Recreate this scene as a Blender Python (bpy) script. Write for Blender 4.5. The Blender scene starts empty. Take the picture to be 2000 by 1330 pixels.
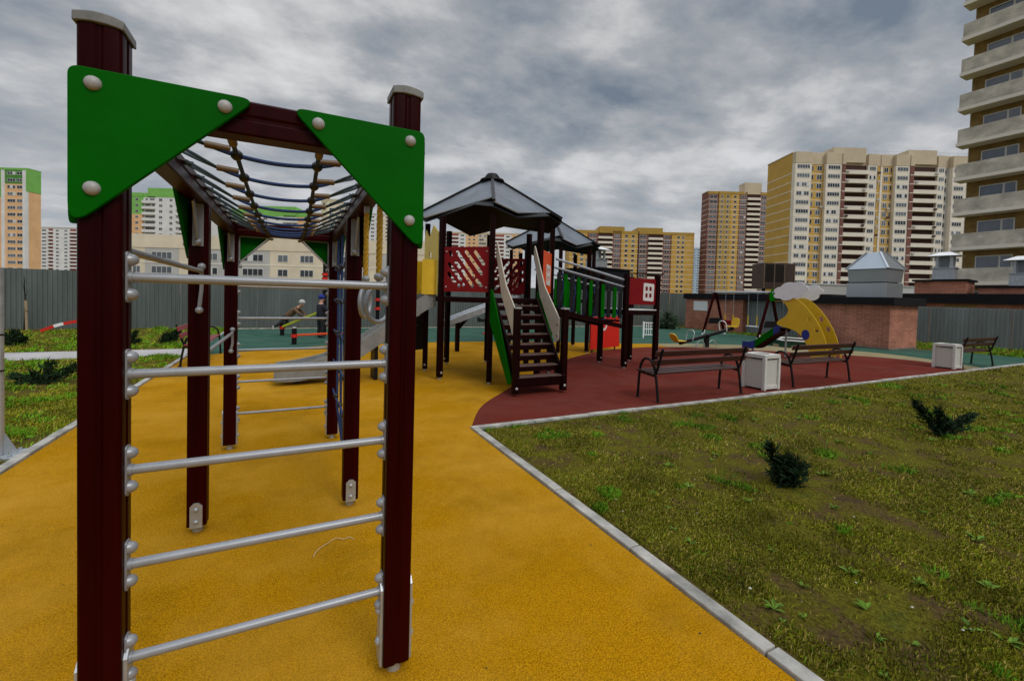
import bpy, bmesh, math, random
import numpy as np
from mathutils import Vector, Matrix
from math import sin, cos, pi, radians, sqrt, atan2, degrees

random.seed(7)
rng = np.random.default_rng(11)
S = bpy.context.scene
COL = S.collection

# ------------------------------------------------------------------ camera
cam = bpy.data.cameras.new('camera')
cam.sensor_width = 36.0
cam.lens = 848.5 / 2000 * 36
cam.shift_x = 0.0083
cam.shift_y = -0.0309
cam.clip_start = 0.05
cam.clip_end = 9000
camo = bpy.data.objects.new('camera', cam)
COL.objects.link(camo)
RV = Vector((0.89888, -0.437338, 0.027385))
UV = Vector((-0.012144, 0.03761, 0.999219))
FV = Vector((0.438026, 0.89851, -0.028496))
camo.matrix_world = Matrix(((RV.x, UV.x, -FV.x, 0), (RV.y, UV.y, -FV.y, 0), (RV.z, UV.z, -FV.z, 1.5), (0, 0, 0, 1)))
S.camera = camo

# ------------------------------------------------------------------ world and sun
S.view_settings.view_transform = 'Standard'
S.view_settings.look = 'None'
S.view_settings.gamma = 1
S.view_settings.exposure = 0.12
SUN_EL, SUN_AZ = radians(46), radians(-78)      # azimuth from +X, counter-clockwise
W = bpy.data.worlds.new('World'); S.world = W; W.use_nodes = True
nt = W.node_tree; nt.nodes.clear()
def N(t, **kw):
    n = nt.nodes.new(t)
    for k, v in kw.items(): setattr(n, k, v)
    return n
def lk(a, b): nt.links.new(a, b)
def math_(op, a, b=None, clamp=False):
    n = N('ShaderNodeMath', operation=op); n.use_clamp = clamp
    for i, q in enumerate((a, b)):
        if q is None: continue
        if isinstance(q, (int, float)): n.inputs[i].default_value = q
        else: lk(q, n.inputs[i])
    return n.outputs[0]
sky = N('ShaderNodeTexSky', sky_type='NISHITA', sun_disc=False)
sky.sun_elevation = SUN_EL
sky.sun_rotation = pi / 2 - SUN_AZ
skb = N('ShaderNodeVectorMath', operation='SCALE'); lk(sky.outputs[0], skb.inputs[0]); skb.inputs['Scale'].default_value = 0.06
tc = N('ShaderNodeTexCoord')
sp = N('ShaderNodeSeparateXYZ'); lk(tc.outputs['Generated'], sp.inputs[0])
zz = math_('MAXIMUM', sp.outputs['Z'], 0.0)
den = math_('ADD', zz, 0.22)
cx_ = math_('DIVIDE', sp.outputs['X'], den); cy_ = math_('DIVIDE', sp.outputs['Y'], den)
cb = N('ShaderNodeCombineXYZ'); lk(cx_, cb.inputs[0]); lk(cy_, cb.inputs[1])
mp = N('ShaderNodeMapping'); lk(cb.outputs[0], mp.inputs[0])
mp.inputs['Rotation'].default_value = (0, 0, radians(28)); mp.inputs['Scale'].default_value = (1.0, 1.3, 1.0); mp.inputs['Location'].default_value = (3.1, 1.4, 0)
def noise(vec, scale, detail, rough, dist=0.0):
    n = N('ShaderNodeTexNoise'); lk(vec, n.inputs['Vector'])
    n.inputs['Scale'].default_value = scale; n.inputs['Detail'].default_value = detail
    n.inputs['Roughness'].default_value = rough; n.inputs['Distortion'].default_value = dist
    return n.outputs[0]
n1 = noise(mp.outputs[0], 1.5, 9, 0.55, 0.12)
n2 = noise(mp.outputs[0], 3.6, 9, 0.6, 0.1)
mixn = math_('ADD', math_('MULTIPLY', n1, 0.72), math_('MULTIPLY', n2, 0.28))
rp = N('ShaderNodeValToRGB'); lk(mixn, rp.inputs[0])
e = rp.color_ramp.elements
e[0].position = 0.385; e[0].color = (0.165, 0.205, 0.26, 1)
e[1].position = 0.64; e[1].color = (0.70, 0.70, 0.71, 1)
q = e.new(0.45); q.color = (0.26, 0.295, 0.34, 1)
q = e.new(0.52); q.color = (0.39, 0.405, 0.43, 1)
q = e.new(0.575); q.color = (0.55, 0.555, 0.565, 1)
# thinner, paler cloud low down; a brighter zenith as overcast skies have
hz = N('ShaderNodeMapRange'); lk(zz, hz.inputs[0])
hz.inputs[1].default_value = 0.0; hz.inputs[2].default_value = 0.40; hz.inputs[3].default_value = 0.62; hz.inputs[4].default_value = 0.0
mh = N('ShaderNodeMix', data_type='RGBA'); lk(hz.outputs[0], mh.inputs[0]); lk(rp.outputs[0], mh.inputs[6]); mh.inputs[7].default_value = (0.55, 0.57, 0.60, 1)
ms = N('ShaderNodeMix', data_type='RGBA'); ms.inputs[0].default_value = 0.95; lk(skb.outputs[0], ms.inputs[6]); lk(mh.outputs[2], ms.inputs[7])
zb = N('ShaderNodeMapRange', interpolation_type='SMOOTHSTEP'); lk(zz, zb.inputs[0])
zb.inputs[1].default_value = 0.55; zb.inputs[2].default_value = 0.98; zb.inputs[3].default_value = 1.0; zb.inputs[4].default_value = 3.9
fs = N('ShaderNodeVectorMath', operation='SCALE'); lk(ms.outputs[2], fs.inputs[0]); lk(zb.outputs[0], fs.inputs['Scale'])
bg = N('ShaderNodeBackground'); lk(fs.outputs[0], bg.inputs[0]); bg.inputs[1].default_value = 0.94
wo = N('ShaderNodeOutputWorld'); lk(bg.outputs[0], wo.inputs[0])

sl = bpy.data.lights.new('sun', 'SUN'); sl.energy = 1.2; sl.angle = radians(24); sl.color = (1.0, 0.965, 0.91)
so = bpy.data.objects.new('sun', sl); COL.objects.link(so)
sd = Vector((cos(SUN_EL) * cos(SUN_AZ), cos(SUN_EL) * sin(SUN_AZ), sin(SUN_EL)))
so.rotation_euler = sd.to_track_quat('Z', 'Y').to_euler(); so.location = (0, 0, 60)

# ------------------------------------------------------------------ materials
MATS = {}
def mat(name, col, rough=0.6, metal=0.0, var=0.0, vscale=6.0, bump=0.0, bscale=40.0, coat=0.0, col2=None, stretch=None, spec=None, detail=6.0, bdist=0.01):
    """principled material with object-space noise mottling and bump"""
    if name in MATS: return MATS[name]
    m = bpy.data.materials.new(name); m.use_nodes = True; MATS[name] = m
    t = m.node_tree; b = t.nodes['Principled BSDF']
    b.inputs['Base Color'].default_value = (*col, 1); b.inputs['Roughness'].default_value = rough; b.inputs['Metallic'].default_value = metal
    if coat: b.inputs['Coat Weight'].default_value = coat; b.inputs['Coat Roughness'].default_value = 0.15
    if spec is not None: b.inputs['Specular IOR Level'].default_value = spec
    if var or bump:
        tc = t.nodes.new('ShaderNodeTexCoord'); vec = tc.outputs['Object']
        if stretch:
            mpn = t.nodes.new('ShaderNodeMapping'); mpn.inputs['Scale'].default_value = stretch; t.links.new(vec, mpn.inputs[0]); vec = mpn.outputs[0]
    if var:
        n = t.nodes.new('ShaderNodeTexNoise'); n.inputs['Scale'].default_value = vscale; n.inputs['Detail'].default_value = detail; n.inputs['Roughness'].default_value = 0.62
        t.links.new(vec, n.inputs['Vector'])
        r = t.nodes.new('ShaderNodeMapRange'); r.inputs[1].default_value = 0.3; r.inputs[2].default_value = 0.7
        t.links.new(n.outputs[0], r.inputs[0])
        x = t.nodes.new('ShaderNodeMix'); x.data_type = 'RGBA'
        c2 = col2 if col2 else tuple(min(1, c * (1 + var)) for c in col)
        c1 = col if col2 else tuple(c * (1 - var) for c in col)
        x.inputs[6].default_value = (*c1, 1); x.inputs[7].default_value = (*c2, 1)
        t.links.new(r.outputs[0], x.inputs[0]); t.links.new(x.outputs[2], b.inputs['Base Color'])
        rr = t.nodes.new('ShaderNodeMapRange'); rr.inputs[3].default_value = max(0.03, rough - 0.07); rr.inputs[4].default_value = min(1, rough + 0.09)
        t.links.new(n.outputs[0], rr.inputs[0]); t.links.new(rr.outputs[0], b.inputs['Roughness'])
    if bump:
        n = t.nodes.new('ShaderNodeTexNoise'); n.inputs['Scale'].default_value = bscale; n.inputs['Detail'].default_value = 4
        t.links.new(vec, n.inputs['Vector'])
        bp = t.nodes.new('ShaderNodeBump'); bp.inputs['Strength'].default_value = bump; bp.inputs['Distance'].default_value = bdist
        t.links.new(n.outputs[0], bp.inputs['Height']); t.links.new(bp.outputs[0], b.inputs['Normal'])
    return m

maroon = mat('maroon_paint', (0.022, 0.0002, 0.0005), 0.34, var=0.35, vscale=9, bump=0.06, bscale=60, stretch=(1, 1, 0.08), spec=0.07)
brown = mat('dark_brown_paint', (0.010, 0.0009, 0.0009), 0.45, var=0.3, vscale=7, bump=0.05, spec=0.08)
black = mat('black_paint', (0.008, 0.008, 0.009), 0.5, var=0.3, vscale=9, spec=0.25)
green = mat('green_board', (0.0006, 0.10, 0.0006), 0.5, var=0.18, vscale=2.2, bump=0.05, bscale=220, bdist=0.002, spec=0.05)
steel = mat('silver_painted_steel', (0.30, 0.31, 0.33), 0.36, 0.25, var=0.1, vscale=14, bump=0.03, bscale=90)
capgrey = mat('pale_grey_plastic', (0.34, 0.33, 0.32), 0.45, var=0.1, vscale=30)
capdark = mat('weathered_cap_metal', (0.17, 0.168, 0.16), 0.5, var=0.3, vscale=18)
zinc = mat('galvanised_steel', (0.44, 0.47, 0.50), 0.40, 0.55, var=0.18, vscale=9, bump=0.03)
stainless = mat('stainless_sheet', (0.40, 0.43, 0.46), 0.36, 0.7, var=0.07, vscale=0.8, detail=3)
redboard = mat('dark_red_board', (0.19, 0.004, 0.006), 0.5, var=0.12, vscale=4, spec=0.18)
brightred = mat('bright_red_board', (0.62, 0.018, 0.008), 0.45, var=0.08, vscale=4)
orangered = mat('orange_red_board', (0.72, 0.07, 0.008), 0.45, var=0.08, vscale=4)
yellowb = mat('yellow_board', (0.66, 0.42, 0.015), 0.42, var=0.08, vscale=4)
yellowpale = mat('pale_yellow_board', (0.62, 0.47, 0.07), 0.45, var=0.08, vscale=4)
whiteb = mat('white_board', (0.66, 0.64, 0.60), 0.5, var=0.08, vscale=6)
beigeb = mat('beige_board', (0.50, 0.44, 0.36), 0.5, var=0.1, vscale=6)
bluep = mat('blue_plastic', (0.008, 0.030, 0.20), 0.35, var=0.15, vscale=5)
bluerope = mat('blue_rope', (0.008, 0.035, 0.13), 0.75, bump=0.5, bscale=260, var=0.3, vscale=60)
blackplastic = mat('black_plastic', (0.012, 0.010, 0.012), 0.4, var=0.2)
tan = mat('tan_ferrule', (0.13, 0.075, 0.028), 0.5, var=0.2, vscale=40)
yrope = mat('yellow_rope', (0.55, 0.32, 0.02), 0.75, bump=0.5, bscale=300, var=0.3, vscale=80)
roofgrey = mat('grey_roof_sheet', (0.13, 0.147, 0.17), 0.42, var=0.3, vscale=2.2, spec=0.45)
woodslat = mat('stained_bench_slat', (0.050, 0.015, 0.013), 0.36, var=0.3, vscale=12, stretch=(0.15, 1, 1), spec=0.35)
redslat = mat('red_bench_slat', (0.24, 0.028, 0.030), 0.45, var=0.25, vscale=12, stretch=(1, 0.15, 1), coat=0.2)
iron = mat('black_iron', (0.007, 0.006, 0.007), 0.45, var=0.2, spec=0.2)
binstone = mat('pale_pebble_concrete', (0.52, 0.50, 0.45), 0.85, var=0.22, vscale=60, bump=0.4, bscale=110)
binframe = mat('pale_bin_frame', (0.58, 0.56, 0.52), 0.7, var=0.12, vscale=15, bump=0.1)
kerbm = mat('kerb_concrete', (0.36, 0.345, 0.31), 0.9, var=0.5, vscale=4.5, bump=0.3, bscale=80)
pathm = mat('path_concrete', (0.40, 0.38, 0.37), 0.85, var=0.18, vscale=1.4, bump=0.2, bscale=60)
plastic_w = mat('white_plastic', (0.82, 0.82, 0.81), 0.4, var=0.06)
roofblack = mat('black_roof_felt', (0.010, 0.009, 0.011), 0.8, var=0.35, vscale=4, spec=0.2)
limeb = mat('lime_board', (0.42, 0.46, 0.02), 0.45, var=0.1)

def rubber(name, c, c2, blotch, far=None):
    """wet-pour rubber granules: fine speckle, larger wear blotches, grainy bump"""
    m = bpy.data.materials.new(name); m.use_nodes = True
    t = m.node_tree; b = t.nodes['Principled BSDF']; b.inputs['Roughness'].default_value = 0.9; b.inputs['Specular IOR Level'].default_value = 0.04
    tc = t.nodes.new('ShaderNodeTexCoord'); vec = tc.outputs['Object']
    def nz(s, d=3, r=0.6):
        n = t.nodes.new('ShaderNodeTexNoise'); n.inputs['Scale'].default_value = s; n.inputs['Detail'].default_value = d; n.inputs['Roughness'].default_value = r
        t.links.new(vec, n.inputs['Vector']); return n.outputs[0]
    def rng_(v, a, b_, c_=0, d_=1):
        n = t.nodes.new('ShaderNodeMapRange'); t.links.new(v, n.inputs[0])
        for i, q in enumerate((a, b_, c_, d_)): n.inputs[i + 1].default_value = q
        return n.outputs[0]
    def mx(f, a, b_, mode='MIX'):
        n = t.nodes.new('ShaderNodeMix'); n.data_type = 'RGBA'; n.blend_type = mode
        if isinstance(f, float): n.inputs[0].default_value = f
        else: t.links.new(f, n.inputs[0])
        for i, q in ((6, a), (7, b_)):
            if isinstance(q, tuple): n.inputs[i].default_value = (*q, 1)
            else: t.links.new(q, n.inputs[i])
        return n.outputs[2]
    grain = mx(rng_(nz(150, 2, 0.8), 0.34, 0.66), c, c2)
    dark = mx(rng_(nz(120, 2, 0.6), 0.60, 0.74, 0, 0.55), grain, tuple(v * 0.4 for v in c))
    wear = mx(rng_(nz(0.9, 7, 0.65), 0.42, 0.68, 0, 0.6), dark, blotch)
    stain = mx(rng_(nz(1.1, 8, 0.70), 0.50, 0.74, 0, 0.42), wear, tuple(v * 0.55 for v in c))
    t.links.new(stain, b.inputs['Base Color'])
    bp = t.nodes.new('ShaderNodeBump'); bp.inputs['Strength'].default_value = 0.75; bp.inputs['Distance'].default_value = 0.004
    t.links.new(nz(150, 3, 0.7), bp.inputs['Height']); t.links.new(bp.outputs[0], b.inputs['Normal'])
    return m
rub_y = rubber('yellow_rubber', (0.20, 0.090, 0.0005), (0.56, 0.270, 0.004), (0.52, 0.280, 0.032))
rub_r = rubber('red_rubber', (0.085, 0.013, 0.008), (0.175, 0.032, 0.022), (0.150, 0.045, 0.034))
rub_t = rubber('teal_rubber', (0.026, 0.075, 0.052), (0.050, 0.118, 0.085), (0.075, 0.125, 0.10))

def ground_mat():
    m = bpy.data.materials.new('lawn_soil'); m.use_nodes = True
    t = m.node_tree; b = t.nodes['Principled BSDF']; b.inputs['Roughness'].default_value = 0.95; b.inputs['Specular IOR Level'].default_value = 0.1
    tc = t.nodes.new('ShaderNodeTexCoord'); vec = tc.outputs['Object']
    def nz(s, d=6, r=0.65):
        n = t.nodes.new('ShaderNodeTexNoise'); n.inputs['Scale'].default_value = s; n.inputs['Detail'].default_value = d; n.inputs['Roughness'].default_value = r
        t.links.new(vec, n.inputs['Vector']); return n.outputs[0]
    r = t.nodes.new('ShaderNodeValToRGB'); t.links.new(nz(3.2, 9, 0.72), r.inputs[0])
    e = r.color_ramp.elements
    e[0].position = 0.30; e[0].color = (0.055, 0.036, 0.018, 1)
    e[1].position = 0.75; e[1].color = (0.20, 0.15, 0.05, 1)
    for p, c in ((0.42, (0.10, 0.066, 0.022)), (0.50, (0.10, 0.085, 0.008)), (0.58, (0.13, 0.115, 0.010)), (0.66, (0.08, 0.09, 0.008))):
        q = e.new(p); q.color = (*c, 1)
    r2 = t.nodes.new('ShaderNodeMapRange'); t.links.new(nz(45, 4), r2.inputs[0])
    r2.inputs[1].default_value = 0.3; r2.inputs[2].default_value = 0.7; r2.inputs[3].default_value = 0.45; r2.inputs[4].default_value = 1.5
    x = t.nodes.new('ShaderNodeVectorMath'); x.operation = 'SCALE'
    t.links.new(r.outputs[0], x.inputs[0]); t.links.new(r2.outputs[0], x.inputs['Scale']); t.links.new(x.outputs[0], b.inputs['Base Color'])
    bp = t.nodes.new('ShaderNodeBump'); bp.inputs['Strength'].default_value = 1.0; bp.inputs['Distance'].default_value = 0.03
    t.links.new(nz(26, 6, 0.7), bp.inputs['Height']); t.links.new(bp.outputs[0], b.inputs['Normal'])
    return m
def brick_mat(name, c1, c2, mortar, sc=1.0):
    m = bpy.data.materials.new(name); m.use_nodes = True
    t = m.node_tree; b = t.nodes['Principled BSDF']; b.inputs['Roughness'].default_value = 0.85
    tc = t.nodes.new('ShaderNodeTexCoord'); s = t.nodes.new('ShaderNodeSeparateXYZ'); t.links.new(tc.outputs['Object'], s.inputs[0])
    a = t.nodes.new('ShaderNodeMath'); a.operation = 'ADD'; t.links.new(s.outputs[0], a.inputs[0]); t.links.new(s.outputs[1], a.inputs[1])
    c = t.nodes.new('ShaderNodeCombineXYZ'); t.links.new(a.outputs[0], c.inputs[0]); t.links.new(s.outputs[2], c.inputs[1])
    k = t.nodes.new('ShaderNodeTexBrick'); t.links.new(c.outputs[0], k.inputs['Vector'])
    k.inputs['Color1'].default_value = (*c1, 1); k.inputs['Color2'].default_value = (*c2, 1); k.inputs['Mortar'].default_value = (*mortar, 1)
    k.inputs['Scale'].default_value = 1.0; k.inputs['Brick Width'].default_value = 0.26 * sc; k.inputs['Row Height'].default_value = 0.077 * sc; k.inputs['Mortar Size'].default_value = 0.006 * sc
    n = t.nodes.new('ShaderNodeTexNoise'); n.inputs['Scale'].default_value = 1.4; n.inputs['Detail'].default_value = 8; t.links.new(tc.outputs['Object'], n.inputs['Vector'])
    r = t.nodes.new('ShaderNodeMapRange'); t.links.new(n.outputs[0], r.inputs[0]); r.inputs[1].default_value = 0.3; r.inputs[2].default_value = 0.7; r.inputs[3].default_value = 0.7; r.inputs[4].default_value = 1.25
    x = t.nodes.new('ShaderNodeVectorMath'); x.operation = 'SCALE'; t.links.new(k.outputs[0], x.inputs[0]); t.links.new(r.outputs[0], x.inputs['Scale'])
    t.links.new(x.outputs[0], b.inputs['Base Color'])
    bp = t.nodes.new('ShaderNodeBump'); bp.inputs['Strength'].default_value = 0.5; bp.inputs['Distance'].default_value = 0.01; bp.invert = True
    t.links.new(k.outputs['Fac'], bp.inputs['Height']); t.links.new(bp.outputs[0], b.inputs['Normal'])
    MATS[name] = m
    return m
redbrick = brick_mat('red_brick', (0.34, 0.105, 0.058), (0.46, 0.165, 0.098), (0.50, 0.33, 0.25))
mustardbrick = brick_mat('mustard_brick', (0.24, 0.145, 0.035), (0.30, 0.185, 0.05), (0.26, 0.19, 0.09))
beigebrick = brick_mat('beige_brick', (0.56, 0.51, 0.42), (0.64, 0.58, 0.49), (0.44, 0.40, 0.34))
fencem = mat('grey_corrugated_sheet', (0.105, 0.125, 0.118), 0.5, 0.1, var=0.28, vscale=2.2, stretch=(1, 1, 0.12), bump=0.02)
fencem2 = mat('pale_corrugated_sheet', (0.20, 0.225, 0.225), 0.5, 0.1, var=0.28, vscale=1.6, stretch=(1, 1, 0.1))

def glass_mat(name, lo, hi):
    """dark window glass; each window shows a little more or less curtain"""
    m = bpy.data.materials.new(name); m.use_nodes = True
    t = m.node_tree; b = t.nodes['Principled BSDF']; b.inputs['Roughness'].default_value = 0.12
    oi = t.nodes.new('ShaderNodeObjectInfo'); r = t.nodes.new('ShaderNodeValToRGB'); t.links.new(oi.outputs['Random'], r.inputs[0])
    r.color_ramp.elements[0].color = (*lo, 1); r.color_ramp.elements[0].position = 0.35
    r.color_ramp.elements[1].color = (*hi, 1); r.color_ramp.elements[1].position = 1.0
    t.links.new(r.outputs[0], b.inputs['Base Color'])
    return m
glass = glass_mat('window_glass', (0.018, 0.022, 0.028), (0.16, 0.18, 0.20))
nearglass = mat('near_window_glass', (0.10, 0.13, 0.18), 0.06, var=0.3, vscale=1.2, spec=0.9)
upvc = mat('white_window_frame', (0.66, 0.66, 0.65), 0.5)

def fac(name, c, var=0.12): return mat(name, c, 0.85, var=var, vscale=0.22, detail=8)
f_white = fac('white_facade', (0.80, 0.73, 0.62)); f_beige = fac('beige_facade', (0.58, 0.48, 0.34)); f_yellow = fac('yellow_brick_facade', (0.58, 0.35, 0.07))
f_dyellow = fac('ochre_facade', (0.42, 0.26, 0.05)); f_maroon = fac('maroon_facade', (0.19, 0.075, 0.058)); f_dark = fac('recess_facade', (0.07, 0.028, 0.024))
f_orange = fac('orange_facade', (0.80, 0.48, 0.24)); f_green = fac('lime_green_facade', (0.20, 0.48, 0.10)); f_dgreen = fac('deep_green_facade', (0.07, 0.24, 0.03))
f_pwhite = fac('pale_grey_facade', (0.76, 0.75, 0.74)); f_blue = fac('pale_blue_facade', (0.42, 0.54, 0.66)); f_red = fac('brick_red_facade', (0.34, 0.08, 0.06))
f_cream = fac('cream_facade', (0.76, 0.66, 0.50)); f_lgrey = fac('light_grey_facade', (0.50, 0.49, 0.47)); f_stripe = fac('white_stripe', (0.82, 0.76, 0.66), 0.05)

# ------------------------------------------------------------------ mesh helpers
class MB:
    def __init__(s): s.v = []; s.f = []; s.m = []
    def add(s, vs, fs, m=0):
        o = len(s.v); s.v += [tuple(v) for v in vs]
        for f in fs: s.f.append(tuple(i + o for i in f)); s.m.append(m)
        return s
    def box(s, x0, y0, z0, x1, y1, z1, m=0):
        return s.add([(x0, y0, z0), (x1, y0, z0), (x1, y1, z0), (x0, y1, z0), (x0, y0, z1), (x1, y0, z1), (x1, y1, z1), (x0, y1, z1)],
                     [(3, 2, 1, 0), (4, 5, 6, 7), (0, 1, 5, 4), (1, 2, 6, 5), (2, 3, 7, 6), (3, 0, 4, 7)], m)
    def hexa(s, p, m=0):   # eight corners, bottom ring then top ring
        return s.add(p, [(3, 2, 1, 0), (4, 5, 6, 7), (0, 1, 5, 4), (1, 2, 6, 5), (2, 3, 7, 6), (3, 0, 4, 7)], m)
    def bar(s, p0, p1, w, h, up=(0, 0, 1), m=0):
        p0 = Vector(p0); p1 = Vector(p1); d = (p1 - p0).normalized(); u = Vector(up)
        if abs(d.dot(u.normalized())) > 0.98: u = Vector((1, 0, 0))
        r = d.cross(u).normalized() * w / 2; u = r.cross(d).normalized() * h / 2
        return s.hexa([p0 - r - u, p0 + r - u, p1 + r - u, p1 - r - u, p0 - r + u, p0 + r + u, p1 + r + u, p1 - r + u], m)
    def tube(s, pts, r, n=8, closed=False, m=0, caps=True):
        pts = [Vector(p) for p in pts]; k = len(pts); rs = r if isinstance(r, (list, tuple)) else [r] * k
        up = None; rings = []
        for i, p in enumerate(pts):
            a = pts[i - 1] if (i > 0 or closed) else p; b = pts[(i + 1) % k] if (i < k - 1 or closed) else p
            d = (b - a).normalized()
            if up is None: up = Vector((0, 0, 1)) if abs(d.z) < 0.9 else Vector((1, 0, 0))
            x = d.cross(up).normalized(); up = x.cross(d).normalized()
            rings.append([p + (x * cos(2 * pi * j / n) + up * sin(2 * pi * j / n)) * rs[i] for j in range(n)])
        vs = [v for R in rings for v in R]; fs = []
        for i in range(k if closed else k - 1):
            a, b = i * n, ((i + 1) % k) * n
            for j in range(n): fs.append((a + j, b + j, b + (j + 1) % n, a + (j + 1) % n))
        if caps and not closed: fs += [tuple(range(n)), tuple(reversed(range((k - 1) * n, k * n)))]
        return s.add(vs, fs, m)
    def cyl(s, p0, p1, r, n=12, m=0, r1=None): return s.tube([p0, p1], [r, r if r1 is None else r1], n, m=m)
    def dome(s, c, nrm, r, h=None, n=12, k=4, m=0):
        c = Vector(c); d = Vector(nrm).normalized(); h = h or r * 0.85
        a = d.orthogonal().normalized(); b = d.cross(a); vs = []; fs = []
        for i in range(k):
            t = i / k * pi / 2; rr = r * cos(t)
            for j in range(n): vs.append(c + (a * cos(2 * pi * j / n) + b * sin(2 * pi * j / n)) * rr + d * h * sin(t))
        vs.append(c + d * h)
        for i in range(k - 1):
            for j in range(n): fs.append((i * n + j, i * n + (j + 1) % n, (i + 1) * n + (j + 1) % n, (i + 1) * n + j))
        for j in range(n): fs.append(((k - 1) * n + j, (k - 1) * n + (j + 1) % n, k * n))
        fs.append(tuple(reversed(range(n))))
        return s.add(vs, fs, m)
    def sph(s, c, r, n=10, k=7, m=0):
        c = Vector(c); rx, ry, rz = r if isinstance(r, (tuple, list)) else (r, r, r); vs = []; fs = []
        for i in range(1, k):
            t = pi * i / k
            for j in range(n): vs.append(c + Vector((rx * sin(t) * cos(2 * pi * j / n), ry * sin(t) * sin(2 * pi * j / n), rz * cos(t))))
        vs += [c + Vector((0, 0, rz)), c - Vector((0, 0, rz))]; T = len(vs) - 2
        for i in range(k - 2):
            for j in range(n): fs.append((i * n + j, (i + 1) * n + j, (i + 1) * n + (j + 1) % n, i * n + (j + 1) % n))
        for j in range(n): fs += [(T, j, (j + 1) % n), (T + 1, (k - 2) * n + (j + 1) % n, (k - 2) * n + j)]
        return s.add(vs, fs, m)
    def prism(s, poly, z0, z1, m=0, M=None):
        n = len(poly); vs = [Vector((x, y, z0)) for x, y in poly] + [Vector((x, y, z1)) for x, y in poly]
        if M is not None: vs = [M @ v for v in vs]
        fs = [tuple(reversed(range(n))), tuple(range(n, 2 * n))] + [(i, (i + 1) % n, n + (i + 1) % n, n + i) for i in range(n)]
        return s.add(vs, fs, m)
    def lathe(s, prof, c=(0, 0, 0), n=16, m=0):
        vs = []; fs = []; k = len(prof)
        for r, z in prof:
            for j in range(n): vs.append((c[0] + r * cos(2 * pi * j / n), c[1] + r * sin(2 * pi * j / n), c[2] + z))
        for i in range(k - 1):
            for j in range(n): fs.append((i * n + j, i * n + (j + 1) % n, (i + 1) * n + (j + 1) % n, (i + 1) * n + j))
        fs += [tuple(reversed(range(n))), tuple(range((k - 1) * n, k * n))]
        return s.add(vs, fs, m)
    def mesh(s, name, mats, smooth=35):
        me = bpy.data.meshes.new(name); me.from_pydata(s.v, [], s.f)
        for q in (mats if isinstance(mats, (list, tuple)) else [mats]): me.materials.append(q)
        me.polygons.foreach_set('material_index', s.m)
        finish(me, smooth); return me
    def build(s, name, mats, parent=None, smooth=35, bevel=0.0, loc=None):
        return obj(name, s.mesh(name, mats, smooth), parent, loc, bevel)
def finish(me, smooth=35):
    me.update()
    if smooth:
        me.polygons.foreach_set('use_smooth', [True] * len(me.polygons)); me.set_sharp_from_angle(angle=radians(smooth))
def obj(name, me, parent=None, loc=None, bevel=0.0):
    o = bpy.data.objects.new(name, me); COL.objects.link(o)
    if parent is not None: o.parent = parent
    if loc is not None: o.location = loc
    if bevel:
        b = o.modifiers.new('bevel', 'BEVEL'); b.width = bevel; b.segments = 2; b.limit_method = 'ANGLE'; b.angle_limit = radians(40)
    return o
def tag(o, label=None, cat=None, group=None, kind=None):
    if label: o['label'] = label
    if cat: o['category'] = cat
    if group: o['group'] = group
    if kind: o['kind'] = kind
    return o
def thing(name, label, cat, loc=(0, 0, 0), rz=0.0, group=None):
    o = bpy.data.objects.new(name, None); COL.objects.link(o); o.location = loc; o.rotation_euler = (0, 0, rz); o.empty_display_size = 0.2
    return tag(o, label, cat, group)
def dup(root, loc, rz, label, group=None):
    def cp(o, par):
        c = o.copy(); COL.objects.link(c); c.parent = par
        for ch in list(o.children): cp(ch, c)
        return c
    r = cp(root, None); r.location = loc; r.rotation_euler = (0, 0, rz); r['label'] = label
    if group: r['group'] = group
    return r
def rounded(poly, r, n=5):
    """round the corners of a polygon"""
    out = []; k = len(poly)
    rr = r if isinstance(r, (list, tuple)) else [r] * k
    for i in range(k):
        p = Vector(poly[i]); a = (Vector(poly[i - 1]) - p); b = (Vector(poly[(i + 1) % k]) - p)
        la, lb = a.length, b.length; a /= la; b /= lb
        th = a.angle(b); d = min(rr[i] / max(1e-6, math.tan(th / 2)), la * 0.48, lb * 0.48)
        if rr[i] <= 0: out.append((p.x, p.y)); continue
        p0 = p + a * d; p1 = p + b * d
        for j in range(n + 1):
            t = j / n; q = p0 * (1 - t) ** 2 + p * 2 * t * (1 - t) + p1 * t * t; out.append((q.x, q.y))
    return out
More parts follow.
